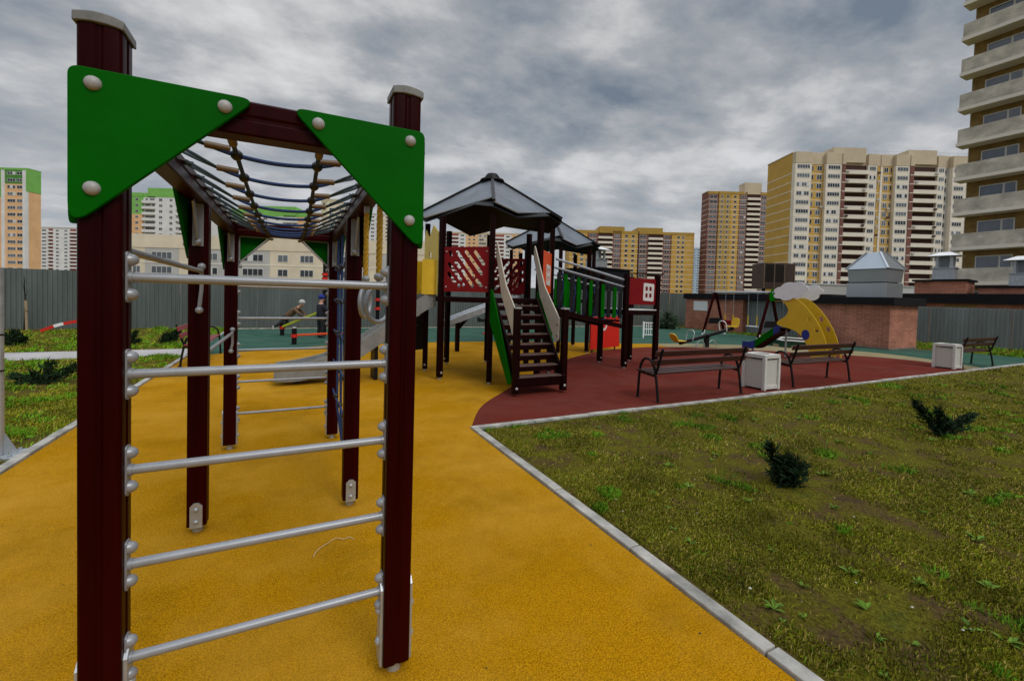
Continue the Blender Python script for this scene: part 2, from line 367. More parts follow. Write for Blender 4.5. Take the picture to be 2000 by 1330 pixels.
def board(outer, holes, thick, M, mats, bev=0.004):
    """flat board with holes and softly rounded edges; local XY is the board plane"""
    if holes:
        from mathutils.geometry import delaunay_2d_cdt
        loops_ = [list(outer)] + [list(h) for h in holes]; pv = []; pe = []
        for L in loops_:
            o = len(pv); pv += [Vector(p[:2]) for p in L]; pe += [(o + i, o + (i + 1) % len(L)) for i in range(len(L))]
        r = delaunay_2d_cdt(pv, pe, [], 0, 1e-6); vv, tris = r[0], r[2]
        def inside(c):
            k = False
            for L in loops_:
                for i in range(len(L)):
                    (x0, y0), (x1, y1) = L[i - 1][:2], L[i][:2]
                    if (y0 > c.y) != (y1 > c.y) and c.x < (x1 - x0) * (c.y - y0) / (y1 - y0) + x0: k = not k
            return k
        m = MB(); t2 = thick / 2; keep = [f for f in tris if inside((vv[f[0]] + vv[f[1]] + vv[f[2]]) / 3)]; n = len(vv)
        m.add([(v.x, v.y, t2) for v in vv] + [(v.x, v.y, -t2) for v in vv], [tuple(f) for f in keep] + [tuple(i + n for i in reversed(f)) for f in keep])
        cnt = {}
        for f in keep:
            for i in range(3): cnt[(f[i], f[(i + 1) % 3])] = 1
        m.f += [(b, a, a + n, b + n) for a, b in cnt if (b, a) not in cnt]; m.m += [0] * (len(m.f) - len(m.m))
        me = m.mesh('board', mats, 30); me.transform(M); return me
    cu = bpy.data.curves.new('board', 'CURVE'); cu.dimensions = '2D'; cu.fill_mode = 'BOTH'
    cu.extrude = max(0.0005, thick / 2 - bev); cu.bevel_depth = bev; cu.bevel_resolution = 1; cu.offset = -bev
    for pl in [outer] + list(holes):
        spn = cu.splines.new('POLY'); spn.points.add(len(pl) - 1); spn.use_cyclic_u = True
        for i, p in enumerate(pl): spn.points[i].co = (p[0], p[1], 0, 1)
    o = bpy.data.objects.new('tmp', cu); COL.objects.link(o)
    dg = bpy.context.evaluated_depsgraph_get()
    me = bpy.data.meshes.new_from_object(o.evaluated_get(dg)); bpy.data.objects.remove(o); bpy.data.curves.remove(cu)
    me.transform(M); me.materials.clear()
    for q in (mats if isinstance(mats, (list, tuple)) else [mats]): me.materials.append(q)
    finish(me, 30); return me
def frame(o, x, y):
    x = Vector(x).normalized(); y = Vector(y); y = (y - x * y.dot(x)).normalized(); z = x.cross(y)
    return Matrix(((x.x, y.x, z.x, o[0]), (x.y, y.y, z.y, o[1]), (x.z, y.z, z.z, o[2]), (0, 0, 0, 1)))
def slot(x0, y0, x1, y1, w, n=4):
    """rounded slot from one point to another"""
    d = Vector((x1 - x0, y1 - y0)); a = atan2(d.y, d.x); out = []
    for i in range(n + 1): t = a + pi / 2 + pi * i / n; out.append((x0 + w / 2 * cos(t), y0 + w / 2 * sin(t)))
    for i in range(n + 1): t = a - pi / 2 + pi * i / n; out.append((x1 + w / 2 * cos(t), y1 + w / 2 * sin(t)))
    return out
def circ(x, y, r, n=14, ry=None): return [(x + r * cos(2 * pi * i / n), y + (ry or r) * sin(2 * pi * i / n)) for i in range(n)]
def camloc(lat, dep):
    """a spot named by its sideways and forward distance from the camera foot"""
    return (0.8990 * lat + 0.4382 * dep, -0.4382 * lat + 0.8990 * dep, 0.0)
CAMROT = -0.4536

# ------------------------------------------------------------------ the setting
def sheet(name, poly, z, m):
    b = MB(); b.add([(x, y, z) for x, y in poly], [tuple(range(len(poly)))])
    return tag(b.build(name, m, smooth=0), kind='structure')
R_ = 4000
sheet('ground', [(-R_, -R_), (R_, -R_), (R_, R_), (-R_, R_)], 0.0, ground_mat())
sheet('rubber_surface', [(-2.02, 4.4), (21.0, 4.52), (20.8, 6.6), (20.0, 7.6), (18.6, 7.6), (18.7, 10.6), (19.6, 14.0), (20.0, 18.9), (-2.02, 18.9)], 0.004, rub_t)
def arc_pts(pts, n=8):   # smooth open curve through points
    out = []; P = [Vector(p) for p in pts]
    for i in range(len(P) - 1):
        a = P[max(i - 1, 0)]; b = P[i]; c = P[i + 1]; d = P[min(i + 2, len(P) - 1)]
        for j in range(n):
            t = j / n
            q = 0.5 * ((2 * b) + (c - a) * t + (2 * a - 5 * b + 4 * c - d) * t * t + (3 * b - a - 3 * c + d) * t ** 3)
            out.append(tuple(q))
    out.append(tuple(P[-1])); return out
yel = [(-2.02, -8), (1.82, -8), (1.82, 4.46)] + [(15.85, 4.5)] + arc_pts([(15.9, 4.6), (16.6, 5.6), (17.0, 6.9), (16.7, 8.1), (15.8, 9.2), (14.3, 10.1), (12.45, 10.95), (10.6, 11.35), (8.6, 12.15), (6.64, 12.8), (4.9, 13.1), (2.8, 13.1), (0.9, 12.85), (-0.6, 12.2), (-2.02, 11.55)])
sheet('playground_path', yel, 0.008, rub_y)
rub_s = rubber('sand_rubber', (0.20, 0.16, 0.085), (0.36, 0.29, 0.16), (0.26, 0.25, 0.17))
ring_o = arc_pts([(15.9, 4.6), (16.6, 5.6), (17.0, 6.9), (16.7, 8.1), (15.8, 9.2), (14.3, 10.1), (12.45, 10.95), (11.2, 11.22)])
ring_i = arc_pts([(10.9, 10.1), (12.4, 9.45), (13.6, 8.4), (14.9, 7.3), (15.5, 6.6), (15.6, 5.6), (15.0, 4.6)])
sheet('faded_rubber_strip', [(14.95, 4.5), (15.85, 4.5)] + ring_o + ring_i, 0.0105, rub_s)
red = [(1.86, 4.5), (15.0, 4.5)] + arc_pts([(15.05, 4.6), (15.75, 5.6), (15.6, 6.6), (14.9, 7.4), (13.6, 8.5), (12.4, 9.55), (11.2, 10.15), (9.64, 10.36), (7.81, 9.85), (5.84, 8.65), (4.35, 7.4), (3.03, 6.1), (2.32, 5.35), (1.86, 4.56)])
sheet('rubber_safety_area', red, 0.012, rub_r)
sheet('path', [(-40, 11.65), (-2.12, 11.65), (-2.12, 12.95), (-40, 12.95)], 0.006, pathm)
def kerb(pts, w=0.078, h=0.03):
    b = MB()
    for p, q in zip(pts[:-1], pts[1:]):
        p = Vector((*p, 0)); q = Vector((*q, 0)); L = (q - p).length; n = max(1, int(L / 0.8))
        for i in range(n):
            a = p.lerp(q, i / n + 0.004 / L); c = p.lerp(q, (i + 1) / n - 0.004 / L); dz = random.uniform(-0.006, 0.006); sd_ = (q - p).normalized().cross(Vector((0, 0, 1))) * random.uniform(-0.005, 0.005); a = a + sd_; c = c + sd_ * random.uniform(-1, 1)
            b.bar((a.x, a.y, h / 2 - 0.04 + dz), (c.x, c.y, h / 2 - 0.04 + dz), w, h + 0.08)
    return tag(b.build('kerb', kerbm, smooth=0, bevel=0.006), kind='structure')
kerb([(-2.065, -8), (-2.065, 11.6)]); kerb([(1.865, -8), (1.865, 4.43)]); kerb([(1.82, 4.475), (21.2, 4.475)]); kerb([(-2.065, 13.0), (-2.065, 18.9)])
kerb([(-2.0, 18.95), (20.0, 18.95)])

# ------------------------------------------------------------------ climbing frame
def post_profile(a, r=0.013, groove=0.005, gw=0.011):
    pts = []
    for k in range(4):
        t = k * pi / 2; c, s_ = cos(t), sin(t)
        side = [(a, -gw), (a - groove, -gw * 0.35), (a - groove, gw * 0.35), (a, gw)]
        for i in range(5):
            u = i / 4 * pi / 2; side.append((a - r + r * cos(u), a - r + r * sin(u)))
        pts += [(x * c - y * s_, x * s_ + y * c) for x, y in side]
    return pts
def post_mesh(name, z0, z1, a=0.0516, m=maroon):
    return MB().prism(post_profile(a), z0, z1).mesh(name, m, 25)
X0, X1 = -0.506, 0.384; YS = (1.705, 3.187, 4.726); A = 0.0516
cf = thing('climbing_frame', 'tall maroon climbing frame with green corner boards and an overhead rope net', 'climbing frame', (X0, YS[0], 0))
def cfb(mb, name, m, parent=cf, smooth=35, bevel=0.0):      # built in scene coordinates, moved under the frame
    me = mb if isinstance(mb, bpy.types.Mesh) else mb.mesh(name, m, smooth)
    if parent is cf: me.transform(Matrix.Translation((-X0, -YS[0], 0)))
    return obj(name, me, parent, bevel=bevel)
def sub(mb, name, m, parent, smooth=60):      # a sub-part, also built in scene coordinates
    me = mb.mesh(name, m, smooth); me.transform(Matrix.Translation((-X0, -YS[0], 0))); return obj(name, me, parent)
RZ = [1.5275 - 0.2989 * i for i in range(5)]
for yi, y in enumerate(YS):
    for x in (X0, X1):
        zt = 2.245 if yi == 0 else 2.0
        p = obj('post', post_mesh('post', 0.055, zt), cf, (x - X0, y - YS[0], 0))
        s = MB().cyl((0, 0, -0.05), (0, 0, 0.06), 0.028, 14)
        s.build('foot', zinc, p)
        # foot plates
        if yi == 1: dirs = [(0, -1)]
        else: dirs = [(1, 0), (-1, 0)]
        for dx, dy in dirs:
            fp = MB(); w = 0.032; zb, ztp = (0.05, 0.20) if yi == 1 else (0.05, 0.37)
            f = frame((dx * (A + 0.004), dy * (A + 0.004), 0), (-dy, dx, 0) if True else 0, (0, 0, 1))
            poly = [(-w, zb), (w, zb), (w, ztp - 0.02), (w - 0.02, ztp), (-w + 0.02, ztp), (-w, ztp - 0.02)]
            fp.prism(poly, -0.004, 0.006, M=f)
            for zz_ in ((0.085, 0.16) if yi == 1 else (0.13, 0.255)):
                fp.dome((dx * (A + 0.008), dy * (A + 0.008), zz_), (dx, dy, 0), 0.014 if yi == 1 else 0.019, m=0)
            fp.build('foot_plate', [zinc], p)
        if yi == 0:
            c = MB(); a2 = A + 0.006; n = 9
            vs = []; fs = []
            for i in range(n + 1):
                u = -1 + 2 * i / n; zc = 0.033 - 0.011 * u * u; zl = 0.009 - 0.008 * u * u
                for yy in (-a2, a2): vs += [(u * a2, yy, zl - 0.006), (u * a2, yy, zc)]
            for i in range(n):
                o = i * 4
                fs += [(o, o + 4, o + 5, o + 1), (o + 3, o + 7, o + 6, o + 2), (o + 1, o + 5, o + 7, o + 3), (o, o + 2, o + 6, o + 4)]
            fs += [(0, 1, 3, 2), (n * 4, n * 4 + 2, n * 4 + 3, n * 4 + 1)]
            c.add(vs, fs)
            c.build('post_cap', capdark, p, loc=(0, 0, 2.245), bevel=0.003)
# beams
def beam(p0, p1, w=0.088, h=0.112):
    p0 = Vector(p0); p1 = Vector(p1); d = (p1 - p0); L = d.length
    pr = [(-w / 2 + 0.006, -h / 2), (w / 2 - 0.006, -h / 2), (w / 2, -h / 2 + 0.006), (w / 2, -0.012), (w / 2 - 0.005, -0.004), (w / 2 - 0.005, 0.004), (w / 2, 0.012), (w / 2, h / 2 - 0.006), (w / 2 - 0.006, h / 2),
          (-w / 2 + 0.006, h / 2), (-w / 2, h / 2 - 0.006), (-w / 2, 0.012), (-w / 2 + 0.005, 0.004), (-w / 2 + 0.005, -0.004), (-w / 2, -0.012), (-w / 2, -h / 2 + 0.006)]
    x = d.normalized().cross(Vector((0, 0, 1)))
    M = Matrix(((x.x, 0, d.x / L, p0.x), (x.y, 0, d.y / L, p0.y), (x.z, 1, d.z / L, p0.z), (0, 0, 0, 1)))
    return MB().prism(pr, 0, L, M=M)
BZ = 2.058
cfb(beam((X0 + A - 0.002, YS[0], BZ), (X1 - A + 0.002, YS[0], BZ)), 'beam', maroon, smooth=25)
cfb(beam((X0 + 0.044, YS[2], BZ), (X1 - 0.044, YS[2], BZ)), 'beam', maroon, smooth=25)
for x in (X0, X1): cfb(beam((x, YS[0] + A - 0.002, BZ), (x, YS[2] + 0.05, BZ)), 'beam', maroon, smooth=25)
# green corner boards
tri = rounded([(0, 0), (0.462, 0), (0, -0.457)], [0.028, 0.022, 0.032], 6)
triM = [(-0.0, 0)]
def corner_board(o, ax, n, bolts=True):
    """o: outer top corner on the face, ax: horizontal run of the board, n: outward normal"""
    ax = Vector(ax); n = Vector(n); up = Vector((0, 0, 1))
    M = Matrix(((ax.x, up.x, n.x, o[0]), (ax.y, up.y, n.y, o[1]), (ax.z, up.z, n.z, o[2]), (0, 0, 0, 1)))
    pl = tri if ax.cross(up).dot(n) > 0 else [(x, y) for x, y in reversed(tri)]
    me = board(pl, [], 0.018, M @ Matrix.Translation((0, 0, 0.009)), green, 0.003)
    b = cfb(me, 'corner_board', green)
    if bolts:
        for bx, bz in ((0.055, -0.043), (0.372, -0.041), (0.053, -0.338)):
            q = MB(); c = Vector(o) + ax * bx + up * bz + n * 0.018
            q.dome(c, n, 0.0205, 0.015, 16, 5)
            sub(q, 'bolt_cap', capgrey, b)
    return b
ZT = 2.113
corner_board((X0 - A - 0.011, YS[0] - A, ZT), (1, 0, 0), (0, -1, 0)); corner_board((X1 + A + 0.011, YS[0] - A, ZT), (-1, 0, 0), (0, -1, 0))
for x, nx in ((X0 - A, -1), (X1 + A, 1)):
    corner_board((x, YS[0] - A + 0.004, ZT - 0.012), (0, 1, 0), (nx, 0, 0))
    corner_board((x, YS[1] + A, ZT - 0.012), (0, -1, 0), (nx, 0, 0)); corner_board((x, YS[2] + A, ZT - 0.012), (0, -1, 0), (nx, 0, 0))
corner_board((X0 - A, YS[2] + A, ZT), (1, 0, 0), (0, 1, 0)); corner_board((X1 + A, YS[2] + A, ZT), (-1, 0, 0), (0, 1, 0))
# steel gussets
for x, sg in ((X0 + A, 1), (X1 - A, -1)):
    g = MB(); y = YS[2] + 0.03
    g.bar((x + sg * 0.008, y, 1.72), (x + sg * 0.008, y, 2.0), 0.03, 0.012, (1, 0, 0)); g.bar((x, y, 1.994), (x + sg * 0.27, y, 1.994), 0.03, 0.010)
    g.bar((x + sg * 0.008, y, 1.75), (x + sg * 0.25, y, 1.985), 0.03, 0.012)
    g.dome((x + sg * 0.014, y, 1.715), (sg, -0.6, 0), 0.02); g.dome((x + sg * 0.27, y, 1.99), (0, -0.4, -1), 0.02)
    cfb(g, 'gusset', steel)
for yi in (1, 2):
    for x in (X0, X1):
        g = MB(); y = YS[yi] - A
        g.bar((x, y - 0.006, 1.80), (x, y - 0.155, 2.0), 0.055, 0.007, (1, 0, 0)); g.bar((x, y - 0.005, 1.75), (x, y - 0.005, 2.0), 0.055, 0.008, (0, 1, 0))
        g.dome((x, y - 0.01, 1.772), (0, -1, 0), 0.022, 0.02)
        cfb(g, 'gusset', steel)
# ladder rungs
def rung_row(y, r):
    for z in RZ:
        b = MB(); b.cyl((X0 + A + 0.004, y, z), (X1 - A - 0.004, y, z), r, 16)
        ru = cfb(b, 'rung', steel)
        for x, sg in ((X0 + A, 1), (X1 - A, -1)):
            q = MB(); q.prism(rounded([(-0.019, -0.078), (0.019, -0.078), (0.019, 0.078), (-0.019, 0.078)], 0.012, 3), 0, 0.005, M=frame((x, y, z), (0, sg, 0), (0, 0, 1)))
            for s in (-1, 1): q.dome((x + sg * 0.005, y, z + s * 0.053), (sg, 0, 0), 0.0195, 0.024, 14, 5)
            q.cyl((x + sg * 0.004, y, z), (x + sg * 0.016, y, z), r * 1.22, 14)
            me = q.mesh('rung_plate', steel, 50); me.transform(Matrix.Translation((-X0, -YS[0], 0))); obj('rung_plate', me, ru)
rung_row(YS[0], 0.0148); rung_row(YS[2], 0.0120)
# side grab rails (left side)
def rail(p0, p1, yend, z, zb):
    b = MB(); b.tube([p0, p1], 0.013, 12); r = cfb(b, 'grab_rail', steel)
    for (px, py, pz), fy in ((p0, -1), (p1, 1)):
        q = MB()
        q.tube([(px, py, pz + 0.02), (px, py + 0.004 * fy, pz - 0.10), (px - 0.012, py + 0.012 * fy, zb)], [0.011, 0.011, 0.012], 8)
        q.sph((px, py, pz + 0.028), 0.022); q.sph((px - 0.012, py + 0.012 * fy, zb - 0.012), 0.022)
        sub(q, 'rail_bracket', steel, r)
rail((X0 + 0.02, YS[0] + A + 0.014, 1.615), (X0 + 0.02, YS[1] - A - 0.014, 1.60), 0, 1.6, 1.38)
rail((X0 + 0.02, YS[1] + A + 0.014, 1.09), (X0 + 0.02, YS[2] - A - 0.014, 1.10), 0, 1.1, 0.94)
# overhead rope net
darkrope = mat('dark_rope', (0.03, 0.05, 0.06), 0.8, var=0.3, vscale=60)
def lx(k): return X0 + (0.35, 0.665)[k] * (X1 - X0)
def sag(y):
    t = (y - YS[0]) / (YS[2] - YS[0]); return 0.085 * 4 * t * (1 - t)
NR = 10
ys = [YS[0] + 0.24 + i * (YS[2] - YS[0] - 0.44) / (NR - 1) for i in range(NR)]
ZB = 2.055
for k in (0, 1):
    pts = []
    for i in range(41):
        y = YS[0] + 0.05 + (YS[2] - YS[0] - 0.1) * i / 40
        pts.append((lx(k), y, ZB - 0.03 - sag(y) * 0.75))
    lr = cfb(MB().tube(pts, 0.0085, 7), 'long_rope', bluerope)
    for i in (0, 38): sub(MB().tube(pts[i:i + 2], 0.015, 8), 'ferrule', tan, lr)
for y in ys:
    z1 = ZB - 0.03 - sag(y) * 0.75; zc = z1 - 0.012; ze = ZB - 0.01 - 0.55 * sag(y)
    pl = arc_pts([(X0 + 0.215, ze), (lx(0), z1), ((X0 + X1) / 2, zc), (lx(1), z1), (X1 - 0.215, ze)], 5)
    cr = cfb(MB().tube([(a, y, b) for a, b in pl], 0.0085, 7), 'cross_rope', bluerope)
    for k in (0, 1): sub(MB().sph((lx(k), y, z1), (0.022, 0.026, 0.021), 10, 6), 'rope_knot', blackplastic, cr)
    for sg, xe, xb in ((1, X0 + 0.215, X0 + 0.044), (-1, X1 - 0.215, X1 - 0.044)):
        sub(MB().tube([(xe - sg * 0.005, y, ze), (xe + sg * 0.075, y, ze - 0.006)], 0.0135, 8), 'ferrule', tan, cr)
        p = Vector((xe - sg * 0.005, y, ze))
        a = Vector((xb + sg * 0.015, y - 0.055, ZB + 0.03)); b = Vector((xb + sg * 0.015, y + 0.045, ZB + 0.03))
        lo = MB(); lo.tube([p, p.lerp(a, 0.5) + Vector((0, -0.014, 0)), a, (a + b) / 2 - Vector((sg * 0.012, 0, -0.004)), b, p.lerp(b, 0.5) + Vector((0, 0.014, 0))], 0.0068, 6, closed=True)
        lo.cyl((xb, y, ZB + 0.032), (xb + sg * 0.035, y, ZB + 0.032), 0.010, 8)
        sub(lo, 'rope_loop', darkrope, cr)
# hanging side net between the rear posts on the right
sn = MB()
for j, y in enumerate((3.62, 3.98, 4.34)):
    sn.tube([(X1, y, 2.0), (X1 + 0.01 * (j - 1), y, 1.2), (X1 + 0.012, y + 0.02, 0.42), (X1 + 0.07, y + 0.05, 0.02)], 0.011, 7)
for z in (1.72, 1.42, 1.12, 0.82, 0.52): sn.tube([(X1, 3.24, z), (X1, 3.62, z - 0.02), (X1, 3.98, z), (X1, 4.34, z - 0.02), (X1, 4.67, z)], 0.009, 7)
s_ = cfb(sn, 'side_net', bluerope)
for y in (3.62, 3.98, 4.34):
    for z in (1.72, 1.42, 1.12, 0.82, 0.52): sub(MB().sph((X1, y, z), (0.024, 0.028, 0.026), 9, 6), 'rope_knot', blackplastic, s_)

# gymnastic rings hanging under the right beam
def gym_ring(y, rot, label):
    t = thing('gymnastic_ring', label, 'gym ring', (X1, y, 1.34), 0, 'rings hanging from the climbing frame')
    top = 2.0 - 1.34
    b = MB(); n = 18; R = 0.088
    b.tube([(R * cos(2 * pi * i / 28) * cos(rot), R * cos(2 * pi * i / 28) * sin(rot), 0.105 + R * sin(2 * pi * i / 28)) for i in range(28)], 0.0115, 10, closed=True)
    b.build('ring', steel, t, 60)
    b = MB()
    for s in range(3):
        b.tube([(0.0075 * cos(i * 0.42 + s * 2.094), 0.0075 * sin(i * 0.42 + s * 2.094), 0.255 + (top - 0.275) * i / 60) for i in range(61)], 0.0085, 6)
    b.build('rope', yrope, t, 60)
    b = MB(); b.cyl((0, 0, 0.20), (0, 0, 0.262), 0.012, 10); ux, uy = cos(rot + 0.5), sin(rot + 0.5)
    b.sph((ux * 0.021, uy * 0.021, 0.238), 0.020); b.sph((-ux * 0.021, -uy * 0.021, 0.238), 0.020); 
    MB().cyl((0, 0, top - 0.04), (0, 0, top), 0.016, 10).build('clamp', steel, t, 60)
    b.build('clamp', steel, t, 60)
gym_ring(2.20, radians(38), 'grey gym ring on a yellow rope nearest the front post')
gym_ring(2.63, radians(62), 'grey gym ring on a yellow rope, further from the front post')

# ------------------------------------------------------------------ play towers
def bolt(o, c, n, r=0.016, m=None): return MB().dome(c, n, r, r * 0.8, 10, 3).build('bolt_cap', m or capgrey, o, 60)
def slot_panel(w, h):
    """dark red board with slanting rounded slots, width along x, height along y"""
    L = ((.13, .89, .15, .82), (.29, .89, .67, .35), (.74, .26, .84, .14), (.49, .89, .84, .41), (.69, .89, .88, .62), (.26, .66, .35, .55), (.42, .47, .65, .13),
         (.26, .44, .38, .27), (.44, .16, .445, .15), (.11, .62, .22, .48), (.10, .41, .25, .21), (.34, .14, .345, .13))
    return [slot(x0 * w, y0 * h, x1 * w, y1 * h, w * 0.072) for x0, y0, x1, y1 in L]
def oct_pt(k, r=1.22):
    t = radians(-112.5 + 45 * k); return Vector((r * cos(t), r * sin(t), 0))
def tower_roof(t, apex=3.82, rz=3.05, rr=1.4):
    rf = None
    ridge = [Vector((rr * cos(radians(-112.5 + 90 * k)), rr * sin(radians(-112.5 + 90 * k)), rz)) for k in range(4)]
    top = Vector((0, 0, apex))
    for k in range(4):
        a = ridge[k]; b = ridge[(k + 1) % 4]; n = (b - top).cross(a - top); n = -n.normalized() if n.z < 0 else n.normalized()
        th = radians(-112.5 + 90 * k + 19); B = Vector((1.30 * cos(th), 1.30 * sin(th), 0)); B.z = top.z - (n.x * B.x + n.y * B.y) / n.z
        th2 = radians(-112.5 + 90 * k + 74); D = Vector((1.04 * cos(th2), 1.04 * sin(th2), 0)); D.z = top.z - (n.x * D.x + n.y * D.y) / n.z
        Cc = top.lerp(b, 0.84)
        poly = [top.lerp(a, 0.10), a, B, D, Cc, top.lerp(b, 0.10)]
        m = MB(); kk = len(poly); th_ = n * 0.018
        m.add(poly + [p - th_ for p in poly], [tuple(reversed(range(kk))) if False else tuple(range(kk)), tuple(reversed(range(kk, 2 * kk)))], 0)
        m.m[-1] = 1
        m.add(poly + [p - th_ for p in poly], [(i, kk + i, kk + (i + 1) % kk, (i + 1) % kk) for i in range(kk)], 2)
        m.build('roof_panel', [roofgrey, black, capgrey], t, 0)
        m = MB(); up = Vector((0, 0, 1))
        m.bar(top.lerp(a, 0.06) + up * 0.012, a + up * 0.012, 0.05, 0.045)
        m.build('roof_ridge', iron, t, 0)
        # black sheet added under each panel, closing gaps and giving the underside its shade
        m = MB(); D2 = D * 1.1; D2.z = D.z - 0.03
        q = [p - Vector((0, 0, 0.035)) for p in (top, a * 0.985, B * 0.985, D2, b * 0.985)]
        m.add(q + [p - Vector((0, 0, 0.012)) for p in q], [(0, 1, 2, 3, 4), (9, 8, 7, 6, 5)] + [(i, 5 + i, 5 + (i + 1) % 5, (i + 1) % 5) for i in range(5)])
        m.build('roof_shade_fill', black, t, 0)
    m = MB(); m.lathe([(0.20, apex - 0.10), (0.24, apex - 0.085), (0.23, apex - 0.06), (0.15, apex - 0.05), (0.14, apex + 0.0), (0.10, apex + 0.05), (0.0, apex + 0.065)], n=14)
    m.build('roof_finial', iron, t, 40)
def side_panel(t, k, z0, z1, mesh_fn, out=0.0):
    """board between octagon posts k and k+1; mesh_fn(width, height, M) gives the mesh; seen from outside x runs left to right"""
    a = oct_pt(k); b = oct_pt(k + 1); d = (b - a).normalized(); n = Vector((d.y, -d.x, 0))
    o = a + d * 0.05 + n * out; w = (b - a).length - 0.10
    return mesh_fn(w, z1 - z0, frame((o.x, o.y, z0), d, (0, 0, 1)))
def play_tower(loc, label, posts_m, open_sides, rot=0):
    t = thing('play_tower', label, 'play tower', loc)
    for k in range(8):
        p = oct_pt(k); po = obj('post', post_mesh('tower_post', 0.05, 2.86, 0.047, posts_m), t, (p.x, p.y, 0)); po.rotation_euler = (0, 0, radians(-22.5 + 45 * k))
        MB().cyl((0, 0, -0.05), (0, 0, 0.055), 0.03, 10).build('foot', zinc, po)
        n = p.normalized(); MB().dome((0.047, 0, 0.13), (1, 0, 0), 0.022, 0.018, 10, 3).build('bolt_cap', capgrey, po, 60)
    m = MB(); m.prism([(oct_pt(k, 1.26).x, oct_pt(k, 1.26).y) for k in range(8)], 1.38, 1.47)
    m.build('platform', brown, t, 0, 0.004)
    tower_roof(t)
    return t
pt = play_tower((3.48, 7.8, 0), 'large octagonal play tower with grey pitched roof, stairs, slide and slotted red panel', brown, ())
# red slotted panels
def slotted(w, h, M): return board(rounded([(0, 0), (w, 0), (w, h), (0, h)], 0.02, 3), slot_panel(w, h), 0.018, M, redboard, 0.003)
for k in (7, 3):
    o = obj('slotted_panel', side_panel(pt, k, 1.56, 2.33, slotted), pt)
    a = oct_pt(k); b = oct_pt(k + 1); d = (b - a).normalized(); n = Vector((d.y, -d.x, 0))
    for u in (0.09, (b - a).length - 0.09):
        for z in (1.64, 2.25): bolt(o, a + d * u + n * 0.009 + Vector((0, 0, z)), n)
# orange red panel with a white window picture
def dots(w, h, M):
    return board(rounded([(0, 0), (w, 0), (w, h), (0, h)], 0.02, 3), [], 0.018, M, orangered, 0.003)
o = obj('picture_panel', side_panel(pt, 1, 1.58, 2.36, dots), pt)
def patch(w, h, M):
    hs = [rounded([(x, y), (x + .07, y - .012), (x + .075, y + .085), (x + .005, y + .095)], 0.02, 2) for x in (0.10, 0.215) for y in (0.09, 0.24)]
    return board(rounded([(0.04, 0.02), (0.35, 0.0), (0.36, 0.39), (0.05, 0.41)], 0.03, 3), hs, 0.008, M, whiteb, 0.002)
def place_patch(parent, o3, d, out=0.014):
    n = Vector((d.y, -d.x, 0)); q = Vector(o3) + n * out
    return obj('window_picture', patch(0, 0, frame(q, d, (0, 0, 1))), parent)
a = oct_pt(1); b = oct_pt(2); d = (b - a).normalized()
place_patch(o, a + d * 0.42 + Vector((0, 0, 1.72)), d)
# yellow slide entry hood with a notched top and a rounded shield
def hood(w, h, M):
    return board([(0, 0), (w, 0), (w, h * 0.88), (w * 0.66, h), (w * 0.40, h * 0.86), (w * 0.30, h * 0.86), (w * 0.10, h * 0.98), (0, h * 0.86)],
                 [[(w * 0.34, h * 0.54), (w * 0.56, h * 0.54), (w * 0.56, h * 0.62), (w * 0.34, h * 0.62)], rounded([(w * 0.2, 0.03), (w * 0.8, 0.03), (w * 0.8, h * 0.44), (w * 0.2, h * 0.44)], 0.05)], 0.018, M, yellowpale, 0.003)
o = obj('slide_hood', side_panel(pt, 6, 1.50, 2.75, hood, 0.06), pt)
m = MB(); nn = 12; vs = []; fs = []
for i in range(nn + 1):
    u = pi * i / nn
    x = -1.20 - 0.30 * sin(u); y = 0.02 - 0.34 * cos(u)
    for z in (1.50, 2.12): vs += [(x, y, z), (x + 0.02 * sin(u), y + 0.02 * cos(u) * 1, z)]
for i in range(nn):
    o_ = i * 4
    if 3 <= i <= 6: continue
    fs += [(o_, o_ + 2, o_ + 6, o_ + 4), (o_ + 1, o_ + 5, o_ + 7, o_ + 3), (o_ + 2, o_ + 3, o_ + 7, o_ + 6), (o_, o_ + 4, o_ + 5, o_ + 1)]
m.add(vs, fs); m.build('shield', yellowb, o, 50)
# stairs on the near side
XL, XR = -0.46, 0.39
sto = MB().bar((XL + 0.02, -2.06, 0.22), (XL + 0.02, -1.16, 1.42), 0.035, 0.20, (0, 0, 1)).build('staircase', brown, pt, 0, 0.004)
MB().bar((XR - 0.02, -2.06, 0.22), (XR - 0.02, -1.16, 1.42), 0.035, 0.20, (0, 0, 1)).build('stringer', brown, sto, 0, 0.004)
for i in range(8):
    f = i / 7; y = -2.0 + 0.80 * f; z = 0.30 + 1.06 * f
    MB().box(XL + 0.04, y - 0.11, z - 0.022, XR - 0.04, y + 0.07, z).build('tread', mat('worn_tread', (0.10, 0.055, 0.045), 0.55, var=0.35, vscale=8), sto, 0, 0.004)
for i in range(1, 8):
    y = -2.0 + 0.80 * i / 7 - 0.09; z = 0.30 + 1.06 * i / 7
    MB().box(XL + 0.05, y - 0.012, z - 0.095, XR - 0.05, y + 0.012, z - 0.024).build('riser', brown, sto, 0)
MB().box(XL + 0.04, -2.10, 0.14, XR - 0.04, -2.06, 0.275).build('bottom_riser', brown, sto, 0, 0.004)
